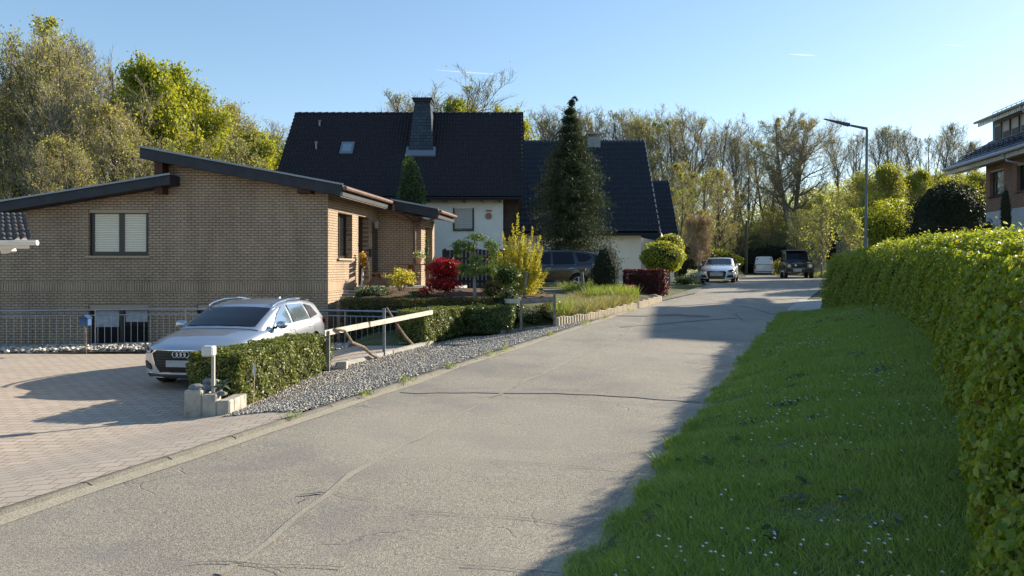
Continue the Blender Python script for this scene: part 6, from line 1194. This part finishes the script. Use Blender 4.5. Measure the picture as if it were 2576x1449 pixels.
def tree_proto(name, seed, H, r0, spread, lm, nleaf, lsize, bark=None, lasp=.7, clump=.12, leafz=None, hide=None, **k):
    T, Wg, tips, R = grow(seed, H, r0, spread, **k); r = D.objects.new(name, None); COL.objects.link(r)
    V, Fc = seg_mesh(T, 5); tr = arrays('trunk', V, Fc, bark or M['bark2'], r, True, smooth=1)
    V, Fc = seg_mesh(Wg, 3); 
    if nleaf:
        tp = tips; 
        if leafz: w_ = leafz(tp); tp = tp[R.random(len(tp)) < w_]
        idx = R.integers(0, len(tp), nleaf); p_ = tp[idx]+R.normal(0, clump, (nleaf, 3)); V2, F2_ = leaves(p_, np.repeat([[0, 0, .4]], nleaf, 0), lsize, lasp, 1.0); mi = np.r_[np.zeros(len(Fc), int), np.ones(len(F2_), int)]
        arrays('crown', np.concatenate([V, V2]), np.concatenate([Fc, F2_+len(V)]), [M['twig'], lm], r, True, mi=mi)
    else: arrays('crown', V, Fc, M['twig'], r, True)
    return r
PR = {}
PR['bare'] = [tree_proto('bare_tree', 11, 16, .20, 5.0, L['bud2'], 1500, .11, first=.24, nb=32, nk=(7, 5, 3), bark=M['bark'], ang=.55, uptr=.55, twigr=.0125), tree_proto('bare_tree', 12, 16, .18, 5.2, L['bud2'], 2600, .11, first=.18, nb=33, nk=(7, 5, 3), bark=M['bark'], ang=.62, uptr=.5, twigr=.0125, multi=3)]
PR['bronze'] = [tree_proto('budding_tree', 21, 15, .2, 4.4, L['bud'], 7000, .12, first=.16, nb=30, nk=(7, 5, 4), bark=M['bark'], ang=.7, uptr=.4), tree_proto('budding_tree', 22, 15, .2, 4.2, L['bud2'], 7000, .12, first=.12, nb=30, nk=(7, 5, 4), bark=M['bark'], ang=.65, uptr=.4, multi=2)]
PR['green'] = [tree_proto('leafy_tree', 31, 14, .24, 3.9, L['spring'], 46000, .15, first=.14, nb=30, ang=.8, uptr=.3, clump=.20), tree_proto('leafy_tree', 32, 12, .22, 3.6, L['spring'], 42000, .15, first=.12, nb=30, ang=.85, uptr=.25, clump=.20)]
PR['lime'] = [tree_proto('lime_green_tree', 43, 7.5, .14, 2.5, L['lime'], 26000, .10, first=.08, nb=34, ang=.85, uptr=.22, clump=.14)]
PR['wide'] = [tree_proto('spreading_tree', 51, 18, .42, 7.2, L['bud'], 13000, .14, first=.12, nb=44, nk=(11, 7, 4), ang=1.15, uptr=.28, multi=2, twigr=.016)]
PR['brownball'] = [tree_proto('round_brown_tree', 61, 4.7, .08, 1.7, L['brown'], 9000, .055, first=.22, nb=30, nk=(8, 5, 3), ang=.6, uptr=.45, multi=3, twigr=.009)]
PR['sapling'] = [tree_proto('budding_sapling', 71, 4.2, .05, 1.1, L['bud2'], 2600, .08, first=.15, nb=26, nk=(5, 3, 2), ang=.8, uptr=.4, twigr=.008)]
used = {}; HT = {}
def plant(kind, var, u, Y, top_v, label, cat='tree', group=None, z0=None, wide=1., turn=None):
    """u: picture column of the trunk at depth Y; the crown top reaches picture row top_v"""
    pr = PR[kind][var % len(PR[kind])]; H = max(v_.co.z for c_ in pr.children for v_ in c_.data.vertices) if pr.name not in HT else HT[pr.name]; HT[pr.name] = H; X = (u-CX)/F*Y; z = float(G(X, Y)) if z0 is None else z0; hh = (HZ-top_v)/F*Y-z; s_ = hh/H
    if pr.name in used: o = copy_tree(pr)
    else: o = pr; used[pr.name] = 1
    o.location = (X, Y, z); o.rotation_euler = (0, 0, RNG.uniform(0, 6.28) if turn is None else turn); o.scale = (s_*wide, s_*wide, s_); tag(o, label, cat, group); return o
GL = 'trees of the wood behind the bungalow'; GR = 'trees on the wooded hill beyond the road'
left = [('bare', 1, -30, 47, 20, 'olive-green budding tree cut by the left frame edge'), ('bronze', 1, 55, 46, 34, 'tall budding tree at the top left corner'), ('bare', 0, 130, 50, 62, 'tall bare tree right of the corner trees'), ('bare', 1, 185, 46, 95, 'twin-stemmed bare tree with upswept twigs'),
 ('bare', 0, 235, 52, 112, 'bare tree with long fine twigs against the sky, left of the bright maple'), ('green', 1, 170, 51, 135, 'thin bright green tree inside the left wood'), ('bare', 1, 215, 41, 170, 'bronze leafed tree low in the left wood'), ('bare', 1, 285, 50, 128, 'slender bare tree just left of the bright maple'),
 ('green', 0, 365, 45, 100, 'bright green maple, tallest leafy tree of the left wood'), ('green', 1, 440, 46, 150, 'yellow-green maple on the right of the tallest one'), ('green', 0, 500, 48, 200, 'rounded green maple sloping down to the right'), ('bronze', 0, 300, 40, 240, 'orange-tinged budding tree in front of the maples'),
 ('green', 1, 95, 50, 150, 'fresh green tree glimpsed in the left wood'), ('bare', 1, 70, 53, 70, 'bare tree filling the gap at the upper left'), ('bronze', 0, 545, 50, 245, 'sparse golden tree at the right end of the maples'),
 ('bare', 0, 590, 56, 270, 'small bare tree right of the maples'), ('bare', 1, 640, 60, 292, 'low bare tree left of the tiled roof'), ('green', 1, 690, 52, 318, 'green tree touching the tiled roof on its left'), ('bare', 0, 725, 62, 300, 'bare crown peeping beside the tiled roof corner'), ('green', 1, 640, 49, 345, 'low green tree above the black roof edge'),
 ('bronze', 1, 410, 40, 330, 'low budding tree above the split roof'), ('bronze', 0, 180, 36, 330, 'low orange budding tree above the lower roof'), ('bronze', 1, 560, 45, 340, 'low budding tree above the upper roof')]
for k, v, u, Y, tv, lab in left: plant(k, v, u, Y, tv, lab, group=GL, z0=-4.0, wide=.8 if k == 'green' else 1)
mid = [('bare', 1, 1080, 62, 183, 'bare spreading crown behind the slate chimney', 1.5), ('bare', 0, 1000, 66, 235, 'faint bare crown left of the slate chimney', 1.2), ('green', 1, 1180, 60, 238, 'green crown right of the chimney, smaller one', .6), ('green', 0, 1255, 60, 240, 'green crown at the right end of the tiled ridge', .7), ('bare', 0, 1150, 62, 225, 'bare crown between chimney and green crowns', 1)]
for k, v, u, Y, tv, lab, wd in mid: plant(k, v, u, Y, tv, lab, group=GL, wide=wd, z0=-1.5)
rt_ = [('bare', 0, 1335, 92, 262, 'pale bare tree just right of the tiled gable'), ('bare', 1, 1385, 98, 290, 'pale bare tree left of the tall conifer'), ('bare', 0, 1470, 95, 255, 'pale bare tree right of the conifer tip'), ('bare', 1, 1520, 98, 262, 'pale bare tree above the ridge chimney'), ('bare', 0, 1565, 96, 268, 'pale bare tree over the blue-black ridge'), ('bare', 1, 1605, 92, 280, 'pale bare tree at the right end of the blue-black ridge'),
 ('bronze', 1, 1660, 80, 290, 'olive-topped tree right of the white house'), ('bare', 1, 1700, 78, 272, 'broad bare fan-shaped tree'), ('bare', 0, 1745, 82, 268, 'tall bare tree with a fan of fine twigs'), ('bare', 1, 1790, 84, 300, 'bare tree on the right flank of the fan'), ('bronze', 0, 1690, 72, 400, 'low budding tree under the fan-shaped crown'), ('bronze', 1, 1745, 70, 430, 'pinkish budding tree above the round brown tree'),
 ('bronze', 0, 1800, 74, 420, 'yellowish tree left of the wide spreading tree'), ('bare', 0, 1845, 96, 330, 'thin bare tree in the dip of the skyline'), ('bare', 1, 1880, 100, 345, 'bare tree just left of the spreading tree'), ('bronze', 1, 1930, 98, 330, 'small crown behind the left of the spreading tree'), ('bare', 0, 2110, 98, 335, 'bare tree left of the lamp post'), ('bare', 1, 2150, 96, 330, 'bare tree behind the lamp arm'), ('bare', 0, 2205, 96, 318, 'bare tree just right of the lamp post'), ('bare', 1, 2245, 94, 305, 'tallest rounded bare tree right of the lamp'), ('bare', 0, 2290, 98, 325, 'bare tree in the middle of the right skyline'),
 ('bare', 1, 2335, 96, 330, 'bare tree over the yellow-green cone'), ('bare', 0, 2375, 92, 305, 'rounded bare tree over the dark dome bush'), ('bare', 1, 2420, 96, 345, 'bare tree left of the dormer'), ('bare', 0, 2455, 94, 348, 'bare tree touching the dormer roof'), ('bronze', 1, 2150, 84, 430, 'dark budding tree low behind the lamp post'), ('bronze', 0, 2330, 82, 440, 'olive tree low on the hillside'), ('bronze', 1, 2400, 80, 430, 'olive tree beside the brick house roof'),
 ('bronze', 1, 1830, 76, 560, 'green tree left of the white van'), ('bronze', 1, 1930, 90, 520, 'green tree behind the white van'), ('bronze', 0, 1860, 86, 480, 'yellow-green tree arching over the road end'), ('bronze', 1, 2010, 72, 525, 'round green tree behind the black off-roader'), ('bronze', 1, 2100, 64, 480, 'light green tree right of the off-roader'), ('bronze', 0, 1765, 66, 520, 'green brown tree behind the round brown tree'), ('bronze', 1, 1700, 64, 470, 'dense olive tree beside the rear navy roof')]
for k, v, u, Y, tv, lab in rt_: plant(k, v, u, Y, tv, lab, group=GR, wide=1.3 if k == 'bare' else 1.15)
plant('wide', 0, 1995, 88, 258, 'very wide spreading tree with dark boughs above the cars', turn=1.0)
for u, Y, tv, lab, wd in ((2215, 44, 402, 'tall yellow-green cone-shaped tree right of the lamp post', .9), (2180, 42, 470, 'lower yellow-green tree at the lamp post', .9), (2262, 43, 480, 'yellow-green tree on the right of the tall cone', .8), (2335, 50, 413, 'yellow-green rounded cone left of the brick house', 1.0), (2440, 46, 425, 'yellow-green tree under the eaves of the brick house', 1.1), (2390, 44, 440, 'green-gold tree behind the dark dome bush', 1.1)): plant('lime', 0, u, Y, tv, lab, wide=wd)
plant('brownball', 0, 1757, 42, 530, 'round brown-twigged tree above the silver coupe', z0=-.85)
plant('sapling', 0, 2135, 36, 520, 'sparse budding sapling left of the lamp post', wide=1.0); plant('sapling', 0, 2068, 50, 470, 'slender young tree on the bank behind the off-roader')
shrub('round_tree', 'shaded green round tree left of the dark dome bush', (20.2, 40, .2), (1.9, 1.7, 1.5), 9000, .13, L['spring'], .10, zoff=1.9, seed=40, core=.45)
shrub('hillside_bush', 'dark thicket at the end of the road behind the white van', (30.0, 84, -.9), (5, 2, 2.4), 9000, .22, L['dark'], zoff=1.2, seed=41, core=.85)
shrub('hillside_bush', 'brown bush between the white van and the off-roader', (22.0, 61, -.8), (.55, .5, .8), 1100, .10, L['bud'], zoff=.7, seed=42)
shrub('hillside_bush', 'green thicket between the round brown tree and the road end', (20.3, 72, -.8), (2.2, 1.5, 1.7), 4500, .18, L['spring'], zoff=1.0, seed=43, core=.8)
shrub('hillside_bush', 'dark thicket behind the round brown tree', (15.6, 66, -.8), (2.6, 1.5, 2.2), 5500, .18, L['ground'], zoff=1.3, seed=44, core=.85)
shrub('hillside_bush', 'dark thicket above the grass bank behind the off-roader', (27.2, 60, .8), (3.0, 1.5, 1.5), 6500, .16, L['dark'], zoff=.8, seed=45, core=.85)
q = MB()
for i in range(46): x = 24.8+i*.17; q.box(x, x+.12, 56.5+i*.02, 56.53+i*.02, 1.0, 2.0+.08*math.sin(i*3))
q.build('paling_fence', M['greywood'], label='grey weathered paling fence on top of the sunlit bank', cat='fence')
q = MB(); q.tube([((1877-CX)/F*72, 72, -.9), ((1878-CX)/F*72, 72, 4.5)], [.16, .12], 8); dt_ = thing('dead_tree', ((1877-CX)/F*72, 72, -.9), 'straight dark trunk left of the white van', 'tree'); q.build('trunk', M['bark'], dt_)
# background wood as a mass, low behind everything
def mass(name, label, pts, size, lm): V, Fc = leaves(pts, np.repeat([[0, -.3, .5]], len(pts), 0), size, .7, 1.0); arrays(name, V, Fc, lm, kind='stuff', label=label, cat='undergrowth')
n_ = 110000; r = RNG.uniform(.10, .72, n_); Y = RNG.uniform(78, 118, n_); X = r*Y; z = G(X, Y)+RNG.random(n_)**1.6*np.interp(r, [.1, .3, .42, .7], [3.5, 3.2, 2.8, 2.8]); k = (X > RK(Y)+2) | (X < LK(Y)-1) | (Y > 95)
mass('undergrowth', 'brown-green undergrowth between the trees of the wooded hill', np.stack([X, Y, z], -1)[k], .22, L['bud2'])
n_ = 26000; r = RNG.uniform(-.78, -.25, n_); Y = RNG.uniform(44, 60, n_); mass('undergrowth', 'green-brown undergrowth between the trees of the left wood', np.stack([r*Y, Y, -4+RNG.random(n_)**1.5*5.5], -1), .28, L['bud2'])
# tall conifer before the white house: whorls of drooping boughs
cf = thing('spruce', (2.80, 34.6, -.95), 'tall dark conifer with a bent drooping tip between the two dark roofs', 'tree'); q = MB(); Hc = 9.0
sp_ = lambda z: np.array([2.80-.10*(z/Hc)+.12*max(0, (z-8)/1), 34.6, -.95+z]); q.tube([sp_(z) for z in np.linspace(-.1, 8.9, 12)], list(np.linspace(.20, .015, 12)), 8); PV, PN = [], []
for i in range(860):
    t = RNG.random()**.75; z = .3+round(t*8.5/.42)*.42+RNG.normal(0, .05); wd = float(np.interp(z, [0, 1.5, 4.15, 5.45, 6.4, 7.3, 8.2, 8.95], [1.8, 1.85, 1.55, 1.25, .90, .58, .26, .05]))*RNG.choice([.62, .8, .95, 1.08, 1.28]); a = RNG.uniform(0, 6.28); b0 = sp_(z); dr = np.array([math.cos(a), math.sin(a), 0])
    m1 = b0+dr*wd*.5+np.array([0, 0, .10*wd]); m2 = b0+dr*wd+np.array([0, 0, -.12*wd]); q.tube([b0, m1, m2], [.018, .012, .004], 3, cap=False); n2 = int(70*wd+16); tt = RNG.random(n2); c_ = np.where(tt[:, None] < .5, b0+(m1-b0)*tt[:, None]*2, m1+(m2-m1)*(tt[:, None]*2-1)); c_ = c_+RNG.normal(0, 1, (n2, 3))*np.array([.11, .11, .09])*(.6+.6*tt[:, None])*min(1, .25+wd*.8); c_[:, 2] -= RNG.exponential(.06, n2); PV.append(c_)
for k in range(34): t = RNG.random(); p0 = sp_(8.8); PV.append((p0+np.array([.02+.24*t, 0, .12*math.sin(t*3)-.08*t*t])+RNG.normal(0, .018, (4, 3))))
PV = np.concatenate(PV); V, Fc = leaves(PV, np.repeat([[0, 0, .6]], len(PV), 0), .15, .22, .9, droop=1.0); arrays('crown', V, Fc, L['conifer'], cf); q.build('trunk', M['bark'], cf)
for lst in PR.values():
    for o in lst:
        if o.name not in used:
            for c_ in [x for x in D.objects if x.parent == o]: D.objects.remove(c_)
            D.objects.remove(o)
